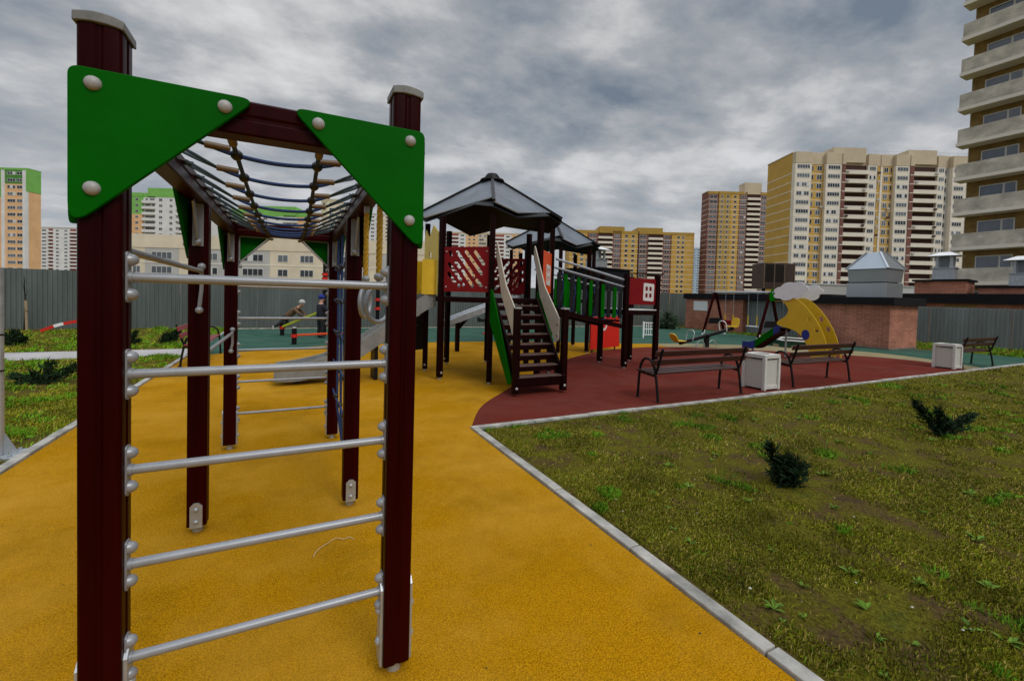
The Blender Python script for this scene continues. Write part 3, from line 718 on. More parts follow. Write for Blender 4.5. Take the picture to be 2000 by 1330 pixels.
for x in (XL, XR):
    n_ = obj('newel_post', post_mesh('newel', 0.05, 1.32, 0.047, brown), sto, (x, -2.08, 0))
    for z, y in ((0.13, -0.047),): bolt(sto, (x, -2.08 + y, z), (0, -1, 0), 0.024)
    MB().box(x - 0.052, -2.132, 1.32, x + 0.052, -2.028, 1.345).build('post_cap', capgrey, sto, 0, 0.004)
    hp = [(-2.02, 0.84), (-1.93, 0.78), (-1.40, 1.52), (-1.22, 2.05), (-1.16, 2.16), (-1.16, 2.46), (-1.36, 2.06), (-1.56, 1.68), (-2.02, 1.18)]
    sg = 1 if x < 0 else -1
    me = board(rounded([(y, z) for y, z in hp], 0.03, 3), [], 0.02, frame((x + sg * 0.062, 0, 0), (0, 1, 0), (0, 0, 1)), beigeb, 0.004)
    h_ = obj('handrail_board', me, sto)
    for y, z in ((-1.97, 1.07), (-1.97, 0.90)): bolt(h_, (x + sg * 0.074, y, z), (sg, 0, 0), 0.014, iron)
    gp = [(-2.03, 0.20), (-1.90, 0.14), (-1.14, 1.10), (-1.14, 1.62), (-1.24, 1.60)]
    me = board(rounded(gp, 0.04, 3), [], 0.02, frame((x - sg * 0.03, 0, 0), (0, 1, 0), (0, 0, 1)), green, 0.004)
    obj('stringer_board', me, sto)
# metal slide to the left
def slide(parent, path, w, side, chute_m, name='slide'):
    """chute swept along path [(x,z)] with raised sides; y spans the width"""
    n = len(path); m = MB(); vs = []
    for x, z in path: vs += [(x, -w / 2, z), (x, w / 2, z)]
    m.add(vs, [(2 * i, 2 * i + 1, 2 * i + 3, 2 * i + 2) for i in range(n - 1)])
    lo = [(x, z - 0.03) for x, z in path]; vs = []
    for x, z in lo: vs += [(x, -w / 2, z), (x, w / 2, z)]
    m.add(vs, [(2 * i + 1, 2 * i, 2 * i + 2, 2 * i + 3) for i in range(n - 1)])
    ch = m.build(name, chute_m, parent, 60)
    return ch
def side_sheet(parent, path, y, h, below, m, t=0.02, tip=True):
    top = [(x, z + h * (0.55 + 0.45 * min(1, i / 4)) if i < 4 else z + h) for i, (x, z) in enumerate(path)]
    bot = [(x, max(0.05, z - below)) for x, z in path]
    poly = top + bot[::-1]
    me = board(rounded(poly, [0.16] + [0.0] * (len(poly) - 2) + [0.13], 6), [], t, frame((0, y, 0), (1, 0, 0), (0, 0, 1)), m, 0.004)
    return obj('slide_side', me, parent)
path = arc_pts([(-3.72, 0.24), (-3.30, 0.24), (-2.75, 0.40), (-2.1, 0.80), (-1.45, 1.30), (-1.16, 1.45)], 4)
ch = slide(pt, path, 0.50, 0.15, mat('worn_chute', (0.16, 0.17, 0.175), 0.35, 0.5, var=0.2, vscale=5))
for y in (-0.26, 0.26): side_sheet(ch, path, y, 0.13, 0.16, mat('grey_slide_side', (0.20, 0.205, 0.195), 0.5, var=0.2), 0.022)
MB().cyl((-3.4, 0, -0.02), (-3.4, 0, 0.22), 0.05, 10).build('slide_foot', iron, ch)
MB().box(-2.2, -0.2, -0.02, -2.14, 0.2, 0.72).build('slide_foot', iron, ch)
# dark climbing wall with pale holds, rear left
cw = [(-1.62, 0.95), (-0.72, 1.35)]
a = Vector((-1.72, 0.62, 0)); b = Vector((-1.02, 1.02, 0)); d = (b - a).normalized(); n = Vector((d.y, -d.x, 0)); wl = (b - a).length
me = board([(0, 0.36), (wl, 0.36), (wl, 1.44), (0, 1.44)], [], 0.03, frame(a, d, (0, 0, 1)), black, 0.004)
o = obj('climbing_wall', me, pt)
for u, z in ((0.10, 1.24), (0.12, 0.98), (0.09, 0.72), (0.13, 0.48), (0.45, 1.16), (0.52, 0.86), (0.62, 1.07), (0.40, 0.55)):
    p = a + d * u + n * 0.016 + Vector((0, 0, z)); MB().sph(p, (0.055, 0.035, 0.026), 10, 6).build('climbing_hold', plastic_w, o, 60)

# rear tower
p2 = play_tower((6.85, 10.85, 0), 'smaller looking rear octagonal play tower with grey roof, half hidden behind the first', brown, ())
for k in (5,):
    obj('slotted_panel', side_panel(p2, k, 1.56, 2.25, slotted), p2)
path = arc_pts([(-3.2, 0.80), (-2.9, 0.88), (-2.4, 1.06), (-1.6, 1.34), (-1.16, 1.45)], 4)
ch = slide(p2, path, 0.46, 0.12, stainless)
for y in (-0.24, 0.24): side_sheet(ch, path, y, 0.10, 0.07, zinc, 0.022)
for x in (-2.9,): MB().bar((x, 0, 0.02), (x, 0, 0.9), 0.1, 0.1, (1, 0, 0)).bar((x, 0, 0.6), (x + 0.3, 0, 0.95), 0.08, 0.08, (0, 1, 0)).build('slide_post', brown, ch)
# red side board of the rear tower with a white figure
a = Vector((0.55, -1.17, 0)); b = Vector((2.0, -0.68, 0)); d = (b - a).normalized(); wl = (b - a).length
me = board(rounded([(0, 0.10), (wl, 0.10), (wl - 0.06, 1.0), (0.0, 1.0)], 0.03), [], 0.03, frame(a, d, (0, 0, 1)), brightred, 0.004)
o = obj('red_board', me, p2); n = Vector((d.y, -d.x, 0))
fr = frame(a + n * 0.018, d, (0, 0, 1))
MB().prism([(0.34, 0.62), (0.41, 0.60), (0.37, 0.92), (0.30, 0.92)], 0, 0.004, M=fr).build('white_numeral', whiteb, o, 0)
ring = [(0.66 + 0.15 * cos(u), 0.78 + 0.18 * sin(u)) for u in [i * 2 * pi / 20 for i in range(20)]]
obj('white_numeral', board(ring, [[(0.66 + 0.085 * cos(i * 2 * pi / 20), 0.78 + 0.115 * sin(i * 2 * pi / 20)) for i in range(20)]], 0.006, fr, whiteb, 0.001), o)
for u in (0.1, wl - 0.25): MB().bar(a + d * u + Vector((0, 0, -0.02)), a + d * u + Vector((0, 0, 0.12)), 0.03, 0.03, (1, 0, 0)).build('board_leg', iron, o)

# ------------------------------------------------------------------ lookout platform and hanging bridge
lk_ = thing('lookout_platform', 'small dark lookout platform at the end of the rope bridge with a red panel', 'play platform', (6.96, 7.72, 0))
for x, y in ((-0.45, -0.41), (0.45, -0.41), (-0.45, 0.42), (0.45, 0.42)):
    zt = 2.06
    p = obj('post', post_mesh('lookout_post', 0.05, zt, 0.052, brown), lk_, (x, y, 0)); MB().cyl((0, 0, -0.05), (0, 0, 0.055), 0.03, 10).build('foot', zinc, p)
    MB().dome((0, -0.052, 0.13), (0, -1, 0), 0.022, 0.018, 10, 3).build('bolt_cap', capgrey, p, 60)
MB().box(-0.40, -0.44, 1.17, 0.44, 0.44, 1.275).build('platform', brown, lk_, 0, 0.004)
MB().box(-0.44, -0.455, 1.275, 0.44, 0.44, 1.295).build('deck_board', whiteb, lk_, 0, 0.003)
me = board(rounded([(-0.40, 1.40), (0.40, 1.40), (0.40, 1.98), (-0.40, 1.98)], 0.02), [], 0.02, frame((0, -0.41, 0), (1, 0, 0), (0, 0, 1)), redboard, 0.003)
o = obj('picture_panel', me, lk_)
place_patch(o, Vector((-0.02, -0.41, 1.475)), Vector((1, 0, 0)))
MB().bar((-0.40, -0.41, 2.075), (0.62, -0.41, 2.10), 0.06, 0.025).build('top_rail', iron, lk_)
MB().cyl((0.58, -0.36, -0.03), (0.58, -0.36, 2.09), 0.017, 10).build('fire_pole', zinc, lk_)
MB().bar((0.5, -0.38, 1.27), (0.60, -0.36, 1.27), 0.03, 0.03).build('pole_bracket', zinc, lk_)
MB().bar((0.5, -0.38, 0.78), (0.60, -0.36, 0.78), 0.03, 0.03).build('pole_bracket', zinc, lk_)

br = thing('rope_bridge', 'hanging rope bridge with grey handrails and green and dark slats between tower and lookout', 'play bridge', (5.57, 7.75, 0))
xs0, xs1 = -0.86, 0.88
def deckz(u): return 1.36 - 0.42 * u + 0.10 * u * u - 0.14 * 4 * u * (1 - u) * 0.5
for i in range(10):
    u = (i + 0.5) / 10; x = xs0 + (xs1 - xs0) * u
    MB().box(x - 0.066, -0.36, deckz(u) - 0.02, x + 0.066, 0.36, deckz(u) + 0.02).build('plank', brown, br, 0, 0.004)
for y in (-0.42, 0.42):
    MB().bar((xs0, y, 1.24), (xs1, y, 0.92), 0.07, 0.09).build('side_beam', brown, br, 0)
    hr = MB().tube([(xs0, y, 2.27), (xs1, y, 1.93)], 0.025, 10).build('handrail', zinc, br)
    MB().tube([(xs0, y, 2.10), (xs1, y, 1.78)], 0.020, 10).build('lower_rail', zinc, br)
    for i in range(11):
        u = (i + 0.5) / 11; x = xs0 + (xs1 - xs0) * u; zt = 2.08 - 0.30 * u; zb = deckz(u) + 0.06
        MB().bar((x, y, zb), (x, y, zt - 0.06), 0.085, 0.03, (0, 1, 0)).build('slat', green if i % 2 else black, br, 0, 0.004)
    for i in range(6):
        u = (i + 0.5) / 6; x = xs0 + (xs1 - xs0) * u; z0 = deckz(u); z1 = 2.10 - 0.32 * u
        MB().tube([(x, y, z1), (x + 0.05, y, (z0 + z1) / 2), (x - 0.04, y * 0.9, z0)], 0.010, 6).build('rope', bluerope, br)
        MB().sph((x + 0.02, y, (z0 + z1) / 2 + 0.22), (0.03, 0.03, 0.03), 8, 6).build('rope_knot', blackplastic, br)

# ------------------------------------------------------------------ benches and bins
def make_bench(label, loc, rz, slatm, group):
    t = thing('park_bench', label, 'bench', loc, rz, group)
    L = 0.92
    for x in (-L, L):
        f = MB(); r = 0.019
        f.tube(arc_pts([(x, 0.215, 0.0), (x, 0.20, 0.30), (x, 0.17, 0.50), (x, 0.10, 0.60), (x, 0.0, 0.61), (x, -0.09, 0.53), (x, -0.13, 0.42), (x, -0.17, 0.22), (x, -0.20, 0.0)], 4), r, 8)
        f.tube([(x, 0.19, 0.395), (x, -0.135, 0.375)], r, 8)
        f.tube(arc_pts([(x, -0.135, 0.40), (x, -0.18, 0.52), (x, -0.26, 0.79)], 3), r, 8)
        f.box(x - 0.035, 0.185, -0.002, x + 0.035, 0.245, 0.008).box(x - 0.035, -0.235, -0.002, x + 0.035, -0.17, 0.008)
        f.build('end_frame', iron, t, 50)
    for i in range(4):
        y = 0.165 - i * 0.088; z = 0.425 - i * 0.006
        MB().box(-L - 0.06, y - 0.036, z - 0.014, L + 0.06, y + 0.036, z + 0.014).build('seat_slat', slatm, t, 0, 0.006)
    for z, y in ((0.585, -0.18), (0.715, -0.22)):
        MB().bar((-L - 0.1, y, z), (L + 0.1, y, z), 0.026, 0.088, (0, -0.29, 0.95)).build('back_slat', slatm, t, 0, 0.006)
    return t
bg_ = 'benches around the playground'
b1 = make_bench('brown slatted bench with black arched arms nearest the camera, left of the first bin', (5.75, 4.87, 0.012), 0, woodslat, bg_)
dup(b1, (9.03, 4.88, 0.012), 0, 'brown slatted bench with its back to the lawn, between the bin and the moon slide')
dup(b1, (15.95, 4.86, 0.008), 0, 'brown slatted bench farthest right, beside the second bin near the fence')
make_bench('bench with red back slats beside the kerb of the left lawn', (-1.68, 10.9, 0.012), radians(-90), redslat, bg_)
def make_bin(label, loc):
    t = thing('litter_bin', label, 'litter bin', loc, 0, 'square concrete bins by the benches')
    h, a = 0.58, 0.215
    m = MB(); m.box(-a + .03, -a + .03, 0.03, a - .03, a - .03, h - 0.06)
    m.build('body', binstone, t, 0)
    for x in (-1, 1):
        for y in (-1, 1):
            m = MB(); cx, cy = x * (a - 0.028), y * (a - 0.028); m.box(cx - 0.028, cy - 0.028, 0.0, cx + 0.028, cy + 0.028, h - 0.03); m.build('corner_post', binframe, t, 0, 0.008)
    m = MB(); e = a - 0.03
    for s in (-1, 1):
        m.box(-e + .03, s * e - 0.02, 0.02, e - .03, s * e + 0.02, 0.085); 
    m.build('plinth', binframe, t, 0, 0.004)
    rim = board(rounded([(-a, -a), (a, -a), (a, a), (-a, a)], 0.03), [circ(0, 0, 0.125)], 0.06, Matrix.Translation((0, 0, h)), binframe, 0.012)
    obj('rim', rim, t)
    MB().cyl((0, 0, h - 0.055), (0, 0, h + 0.005), 0.135, 16).build('liner', iron, t)
    return t
n1_ = make_bin('pale square concrete bin between the two nearer benches', (7.45, 4.86, 0.012))
dup(n1_, (14.80, 4.88, 0.012), 0, 'pale square concrete bin far right beside the last bench')

# ------------------------------------------------------------------ moon slide, seesaw, swing, sandbox
ms_ = thing('toddler_slide', 'yellow crescent moon toddler slide with white cloud top and a blue and green chute', 'slide', (12.6, 7.2, 0))
outer = [(1.02 * cos(u) * 0.98 + 0.0, 0) for u in (0,)]
def moon_poly():
    out = []
    for i in range(15):          # outer curve, from top to the foot on the near side (local y negative)
        u = radians(96 - 100 * i / 14); out.append((-1.22 * sin(radians(90) - u) + 0.02, 0.02 + 1.62 * sin(max(0.0, u)) if u > 0 else 0.0))
    return out
mo = arc_pts([(0.30, 1.60), (0.12, 1.68), (-0.14, 1.60), (-0.50, 1.22), (-0.78, 0.72), (-0.96, 0.06)], 5)
mi = arc_pts([(-0.52, 0.04), (-0.36, 0.46), (-0.16, 0.72), (0.05, 0.82), (0.38, 0.90), (0.42, 1.0), (0.20, 1.18), (0.14, 1.36), (0.24, 1.52), (0.30, 1.60)], 5)
mp_ = mo + mi[:-1]
holes = [rounded([(y - .05, z - .07), (y + .05, z - .06), (y + .06, z + .06), (y - .04, z + .07)], .015, 2) for y, z in ((-0.60, 0.86), (-0.78, 0.42), (-0.86, 0.14), (-0.42, 1.12))] + [circ(-0.34, 0.70, 0.085, 14, 0.12)]
for x in (-0.27, 0.27):
    me = board(mp_, holes, 0.02, frame((x, 0, 0), (0, 1, 0), (0, 0, 1)), yellowb, 0.004)
    o = obj('moon_board', me, ms_)
    MB().prism(circ(-0.34, 0.70, 0.10, 14, 0.135), 0.003, 0.02, M=frame((x - (0.025 if x < 0 else 0.0), 0, 0), (0, 1, 0), (0, 0, 1))).build('moon_eye', bluep, o, 0)
for i, (c, (px, pz)) in enumerate(zip(range(2), ((0.12, 1.86), (0.06, 1.80)))):
    pl = []
    for k in range(56):
        u = 2 * pi * k / 56; r = 0.93 + 0.17 * abs(sin(3.5 * u)); pl.append((px - 0.02 + 0.43 * cos(u) * r, pz + 0.23 * sin(u) * r - 0.07 * cos(u)))
    me = board(pl, [], 0.02, frame((-0.30 + 0.60 * i, 0, 0), (0, 1, 0), (0, 0, 1)), plastic_w, 0.004); obj('cloud_board', me, ms_)
MB().box(-0.25, 0.0, 0.80, 0.25, 0.36, 0.84).build('platform', brown, ms_, 0)
for i in range(3): MB().bar((-0.25, -0.62 + 0.2 * i, 0.25 + 0.2 * i), (0.25, -0.62 + 0.2 * i, 0.25 + 0.2 * i), 0.12, 0.03).build('tread', brown, ms_, 0)
cpath = [(0.36, 0.80), (0.62, 0.62), (0.95, 0.36), (1.12, 0.24), (1.30, 0.20), (1.48, 0.20)]
cp = arc_pts(cpath, 4)
m = MB(); vs = []
for y, z in cp: vs += [(-0.22, y, z), (0.22, y, z), (0.22, y, z - 0.05), (-0.22, y, z - 0.05)]
for i in range(len(cp) - 1):
    o_ = i * 4
    for f in ((0, 1, 5, 4), (1, 2, 6, 5), (2, 3, 7, 6), (3, 0, 4, 7)): m.f.append(tuple(v + o_ for v in f)); m.m.append(0)
m.v = vs; ch = m.build('chute', brown, ms_, 40)
for x in (-0.235, 0.235):
    for sl_, mt in ((slice(0, 4), bluep), (slice(3, 12), green), (slice(11, 21), bluep)):
        seg = cp[sl_]
        me = board([(y, z + 0.15) for y, z in seg] + [(y, z - 0.07) for y, z in seg[::-1]], [], 0.03, frame((x, 0, 0), (0, 1, 0), (0, 0, 1)), mt, 0.008)
        obj('chute_side', me, ch)
MB().cyl((0, 1.3, -0.02), (0, 1.3, 0.16), 0.03).build('chute_foot', zinc, ms_)
MB().cyl((0, 0.33, -0.02), (0, 0.33, 0.8), 0.025).build('support_pole', zinc, ms_)

ss = thing('seesaw', 'dark seesaw tilted left with yellow seats and white handle loop', 'seesaw', (12.3, 9.9, 0))
MB().bar((-1.22, 0, 0.17), (1.28, 0, 0.62), 0.09, 0.09).build('beam', iron, ss, 0)
MB().bar((0, 0, -0.02), (0, 0, 0.37), 0.12, 0.12, (1, 0, 0)).build('pivot_post', iron, ss)
MB().cyl((0, -0.12, 0.40), (0, 0.12, 0.40), 0.05).build('pivot', iron, ss)
for s in (-1, 1):
    MB().tube([(s * 0.28 + 0.2 * cos(u) * 1.0, 0, 0.02 + 0.22 * sin(u)) for u in [pi * i / 10 for i in range(11)]], 0.018, 8).build('spring_loop', zinc, ss)
for x, zb, tilt in ((-1.22, 0.17, 0.10), (1.22, 0.61, 0.02)):
    sg = 1 if x > 0 else -1
    se = MB().box(x - 0.13, -0.15, zb + 0.06, x + 0.13, 0.15, zb + 0.09).build('seat', yellowb, ss, 0, 0.01)
    bk = rounded([(-0.14, 0), (0.14, 0), (0.14, 0.34), (-0.14, 0.34)], 0.12, 5)
    me = board(bk, [], 0.03, frame((x + sg * 0.16, 0, zb + 0.04), (0, 1, 0), (sg * (0.75 if sg < 0 else 0.1), 0, 1)), yellowb, 0.006); obj('backrest', me, ss)
for s in (-1, 1):
    x0 = s * 0.80; z0 = 0.395 + 0.18 * x0
    MB().tube(arc_pts([(x0, -0.13, z0), (x0 - s * 0.06, -0.13, z0 + 0.26), (x0 - s * 0.08, 0, z0 + 0.34), (x0 - s * 0.06, 0.13, z0 + 0.26), (x0, 0.13, z0)], 4), 0.014, 8).build('handle', plastic_w if s > 0 else zinc, ss)

sw = thing('swing_set', 'dark red double swing with yellow chain covers in front of a brick wall', 'swing', (17.6, 12.5, 0))
for y in (-1.3, 1.3):
    for x in (-0.7, 0.7):
        l = MB().bar((x, y, 0.10), (x * 0.06, y, 1.96), 0.085, 0.085, (0, 1, 0)).build('leg', maroon, sw, 0, 0.006)
        MB().bar((x * 1.045, y, -0.03), (x * 0.93, y, 0.24), 0.05, 0.10, (0, 1, 0)).build('foot', plastic_w, l, 0)
    me = board(rounded([(-0.46, 0.52), (0.46, 0.52), (0.38, 0.78), (-0.38, 0.78)], 0.05), [], 0.02, frame((0, y - 0.055, 0), (1, 0, 0), (0, 0, 1)), black, 0.003); obj('brace_board', me, sw)
me = board(rounded([(-0.16, 1.60), (0.16, 1.60), (0.20, 1.85), (0.0, 2.16), (-0.2, 1.85)], 0.07), [], 0.02, frame((0, -1.36, 0), (1, 0, 0), (0, 0, 1)), green, 0.004); obj('gable_board', me, sw)
MB().cyl((0, -1.38, 1.96), (0, 1.38, 1.96), 0.045, 12).build('beam', zinc, sw)
for y, bucket in ((0.55, True), (-0.55, False)):
    for dy in (-0.2, 0.2):
        MB().cyl((0, y + dy, 0.85), (0, y + dy, 1.94), 0.008, 6).build('chain', zinc, sw)
        MB().cyl((0, y + dy, 0.56 if not bucket else 0.72), (0, y + dy, 0.98), 0.024, 8).build('chain_cover', yellowb, sw)
    if bucket:
        MB().box(-0.18, y - 0.20, 0.52, 0.18, y + 0.20, 0.72).build('bucket_seat', redboard, sw, 0, 0.03)
    else: MB().box(-0.12, y - 0.22, 0.50, 0.12, y + 0.22, 0.535).build('seat', plastic_w, sw, 0, 0.01)

sb = thing('sandbox', 'low round green sandbox with white rim beyond the moon slide', 'sandbox', (16.1, 9.2, 0))
for k in range(6):
    a = Vector((0.85 * cos(k * pi / 3), 0.85 * sin(k * pi / 3), 0)); b = Vector((0.85 * cos((k + 1) * pi / 3), 0.85 * sin((k + 1) * pi / 3), 0))
    MB().bar(a + Vector((0, 0, 0.12)), b + Vector((0, 0, 0.12)), 0.03, 0.24).build('side_board', mat('deep_green_board', (0.004, 0.05, 0.02), 0.5, var=0.1), sb, 0)
    MB().bar(a + Vector((0, 0, 0.26)), b + Vector((0, 0, 0.26)), 0.15, 0.03).build('rim_board', plastic_w, sb, 0)
MB().prism(circ(0, 0, 0.8, 12), 0.0, 0.09).build('sand', mat('sand', (0.40, 0.30, 0.18), 0.95, var=0.2, vscale=20, bump=0.4), sb, 0)
wr = thing('white_play_grid', 'white barred play grid board standing on the teal surface under the lookout', 'play board', (12.85, 13.0, 0), radians(-15))
m = MB()
for i in range(6): m.bar((-0.24 + 0.096 * i, 0, 0.12), (-0.24 + 0.096 * i, 0, 0.62), 0.022, 0.022, (0, 1, 0))
for z in (0.13, 0.36, 0.61): m.bar((-0.27, 0.0, z), (0.27, 0.0, z), 0.026, 0.03)
m.build('grid', plastic_w, wr, 0)
for x in (-0.27, 0.27): MB().bar((x, 0, -0.02), (x, 0, 0.66), 0.045, 0.045, (0, 1, 0)).build('post', plastic_w, wr, 0)
sr = thing('spring_rider', 'small spring rider with red base seen under the play tower', 'spring rider', (6.9, 15.6, 0))
MB().tube([(0.09 * cos(i * 0.6), 0.09 * sin(i * 0.6), 0.02 + i * 0.0075) for i in range(60)], 0.012, 6).build('spring', brightred, sr)
MB().lathe([(0.17, 0.0), (0.17, 0.04), (0.1, 0.06)], n=12).build('base', brightred, sr)
me = board(rounded([(-0.4, 0.48), (0.38, 0.48), (0.46, 0.80), (0.30, 0.86), (0.2, 0.62), (-0.25, 0.60), (-0.42, 0.7)], 0.05), [], 0.06, frame((0, 0, 0), (1, 0, 0), (0, 0, 1)), black, 0.008); obj('body', me, sr)

# ------------------------------------------------------------------ brick shafts, canopy, vents
bs = thing('brick_shaft', 'large red brick shaft with black roof edge behind the moon slide', 'brick shaft', (18.65, 7.66, 0))
MB().box(0, 0, -0.1, 1.98, 3.0, 1.56).build('wall', redbrick, bs, 0)
MB().box(-0.16, -0.16, 1.56, 2.14, 3.16, 1.83).build('roof', roofblack, bs, 0, 0.01)
MB().box(-0.02, -0.02, -0.05, 2.0, 3.02, 0.06).build('plinth', mat('dirty_concrete', (0.16, 0.14, 0.12), 0.9, var=0.3, vscale=3), bs, 0)
bs2 = thing('brick_shaft', 'low red brick shaft with a white notice board beyond the swing', 'brick shaft', (20.3, 14.3, 0))
MB().box(0, 0, -0.1, 2.4, 3.5, 1.66).build('wall', redbrick, bs2, 0)
MB().box(-0.12, -4.0, 1.66, 2.6, 3.6, 1.96).build('roof', roofblack, bs2, 0, 0.01)
nb = MB().box(-0.03, 2.05, 1.02, -0.005, 2.95, 1.55).build('notice_board', plastic_w, None, 0, 0.004, )
nb.location = (20.3, 14.3, 0); tag(nb, 'blank white notice board fixed to the low brick wall', 'notice board')
hood_ = thing('ventilation_hood', 'large shiny sheet metal ventilation hood on the brick shaft roof', 'ventilation hood', (18.85, 7.9, 1.83))
MB().box(0.0, 0.0, 0, 1.20, 1.22, 0.52).build('base_box', stainless, hood_, 0, 0.01)
m = MB(); m.hexa([(0.04, 0.04, 0.56), (1.18, 0.04, 0.56), (1.18, 1.18, 0.56), (0.04, 1.18, 0.56), (0.0, 0.0, 1.02), (1.22, 0, 1.02), (1.22, 1.22, 1.02), (0, 1.22, 1.02)])
m.m = [0] * 6; m.m[3] = 1; m.m[2] = 0
m.build('flared_box', [stainless, zinc], hood_, 0, 0.008)
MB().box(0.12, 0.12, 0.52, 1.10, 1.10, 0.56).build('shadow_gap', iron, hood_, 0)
MB().hexa([(-0.05, -0.05, 1.03), (1.27, -0.05, 1.03), (1.27, 1.27, 1.03), (-0.05, 1.27, 1.03), (0.40, 0.40, 1.66), (0.82, 0.40, 1.66), (0.82, 0.82, 1.66), (0.40, 0.82, 1.66)]).build('pyramid_cap', stainless, hood_, 0, 0.01)
for (x, y), (x2, y2) in (((-0.05, -0.05), (0.40, 0.40)), ((1.27, -0.05), (0.82, 0.40)), ((-0.05, 1.27), (0.40, 0.82))):
    MB().bar((x, y, 1.045), (x2, y2, 1.675), 0.07, 0.03).build('cap_seam', stainless, hood_, 0)
def vent_tower(label, loc, rz, w, brick_h, wide, roof=False):
    t = thing('vent_chimney', label, 'vent', loc, rz, 'vent chimneys of the underground garage')
    if brick_h: 
        MB().box(-wide / 2, -wide / 2, 0, wide / 2, wide / 2, brick_h).build('brick_base', redbrick if not roof else roofblack, t, 0)
        MB().box(-wide / 2 - 0.1, -wide / 2 - 0.1, brick_h, wide / 2 + 0.1, wide / 2 + 0.1, brick_h + 0.10).build('base_roof', roofblack, t, 0)
    z = brick_h + 0.10
    MB().box(-w / 2 - 0.12, -w / 2 - 0.12, z, w / 2 + 0.12, w / 2 + 0.12, z + 0.62).build('duct', zinc, t, 0, 0.01)
    MB().box(-w / 2 - 0.18, -w / 2 - 0.18, z + 0.62, w / 2 + 0.18, w / 2 + 0.18, z + 0.66).build('collar', zinc, t, 0)
    for x in (-1, 1):
        for y in (-1, 1): MB().box(x * w / 2 * 0.9 - 0.06, y * w / 2 * 0.9 - 0.06, z + 0.66, x * w / 2 * 0.9 + 0.06, y * w / 2 * 0.9 + 0.06, z + 1.30).build('strut', zinc, t, 0)
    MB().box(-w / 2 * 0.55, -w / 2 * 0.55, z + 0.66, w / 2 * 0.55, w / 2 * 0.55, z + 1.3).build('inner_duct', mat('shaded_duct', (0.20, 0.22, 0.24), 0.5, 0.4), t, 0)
    a = w / 2 + 0.34
    MB().hexa([(-a, -a, z + 1.30), (a, -a, z + 1.30), (a, a, z + 1.30), (-a, a, z + 1.30), (-a * .35, -a * .35, z + 1.52), (a * .35, -a * .35, z + 1.52), (a * .35, a * .35, z + 1.52), (-a * .35, a * .35, z + 1.52)]).build('cap', plastic_w, t, 0, 0.01)
    return t
vent_tower('capped metal vent on a red brick base left of the near balconies', (32.2, 10.9, 0), 0.15, 0.62, 2.95, 2.0)
vent_tower('capped metal vent in front of the lowest balcony at the right edge', (32.9, 8.2, 0), 0.1, 0.62, 2.60, 2.6)
vent_tower('pale capped vent on a black roof behind the rear play tower', (18.9, 24.3, 0), 0.2, 0.80, 3.45, 3.2, True)
cn = thing('garage_canopy', 'long low black roofed brick garage wall behind the right fence', 'garage wall', (31.0, 4.0, 0))
MB().box(0, -14, -0.1, 0.3, 8.6, 1.78).build('wall', redbrick, cn, 0)
MB().box(-0.25, -14, 1.78, 6.0, 9.2, 2.28).build('roof', roofblack, cn, 0)
MB().box(-0.03, 5.2, 1.32, 0.0, 6.4, 1.72).build('pale_patch', mustardbrick, cn, 0)
bb = thing('dark_cabin', 'dark brown glazed cabin raised in front of the tall yellow building', 'cabin', camloc(37.9, 60), CAMROT)
MB().box(-2.1, 0, 3.6, 2.1, 3, 7.1).build('wall', mat('cabin_brown', (0.07, 0.038, 0.028), 0.6, var=0.3, vscale=0.7), bb, 0)
for x in (-2.1, -0.72, 0.66, 2.05): MB().box(x - 0.06, -0.06, 3.6, x + 0.06, 0.0, 7.1).build('mullion', mat('cabin_trim', (0.20, 0.13, 0.09), 0.6), bb, 0)
MB().box(-2.05, -0.03, 4.5, 0.6, -0.005, 6.9).build('pane', mat('cabin_glass', (0.012, 0.008, 0.008), 0.25), bb, 0)
for x in (-1.9, 1.9): MB().box(x - 0.15, 0.2, -0.1, x + 0.15, 0.5, 3.6).build('leg', roofblack, bb, 0)
for lat, wcol, w_, lab in ((24.5, f_lgrey, 3.3, 'pale grey site cabin with a blue end behind the big brick shaft'), (32.0, f_pwhite, 1.6, 'small white and blue site cabin right of the metal hood')):
    c = thing('site_cabin', lab, 'site cabin', camloc(lat, 35), CAMROT)
    MB().box(0, 0, 0, w_, 2.4, 3.15).build('wall', wcol, c, 0); MB().box(w_ + 0.002, -0.05, 0, w_ + 0.75, 2.4, 3.25).build('end_panel', bluep, c, 0)
    MB().box(-0.05, -0.08, 3.15, w_ + 0.0, 2.45, 3.22).build('roof', f_pwhite, c, 0)

# ------------------------------------------------------------------ fences
def corrugated(L, h, pitch=0.125, depth=0.022):
    m = MB(); n = int(L / pitch); xs = []
    for i in range(n + 1):
        for f, d in ((0, 0), (0.42, 0), (0.5, 1), (0.92, 1)):
            x = (i + f) * pitch
            if x <= L: xs.append((x, d * depth))
    vs = []
    for x, d in xs: vs += [(x, d, -0.03), (x, d, h), (x, d + 0.004, -0.03), (x, d + 0.004, h)]
    m.v = vs
    for i in range(len(xs) - 1):
        o = i * 4
        for f in ((0, 4, 5, 1), (3, 7, 6, 2), (1, 5, 7, 3)): m.f.append(tuple(v + o for v in f)); m.m.append(0)
    return m
def fence(name, label, loc, rz, L, h, m_, nseg, posts=True, group=None):
    t = thing(name, label, 'fence', loc, rz, group)
    seg = L / nseg; rd = random.Random(int(L * 10))
    me = corrugated(seg - 0.004, h).mesh('panel', m_, 0)
    for i in range(nseg):
        obj('panel', me, t, (i * seg, rd.uniform(0, 0.01), rd.uniform(-0.012, 0.006)))
        if posts: MB().box(i * seg - 0.03, 0.078, -0.1, i * seg + 0.03, 0.138, h - 0.02).build('post', zinc, t, 0)
    if posts:
        for z in (0.3, h - 0.25): MB().box(0, 0.045, z, L, 0.075, z + 0.04).build('rail', zinc, t, 0)
    return t
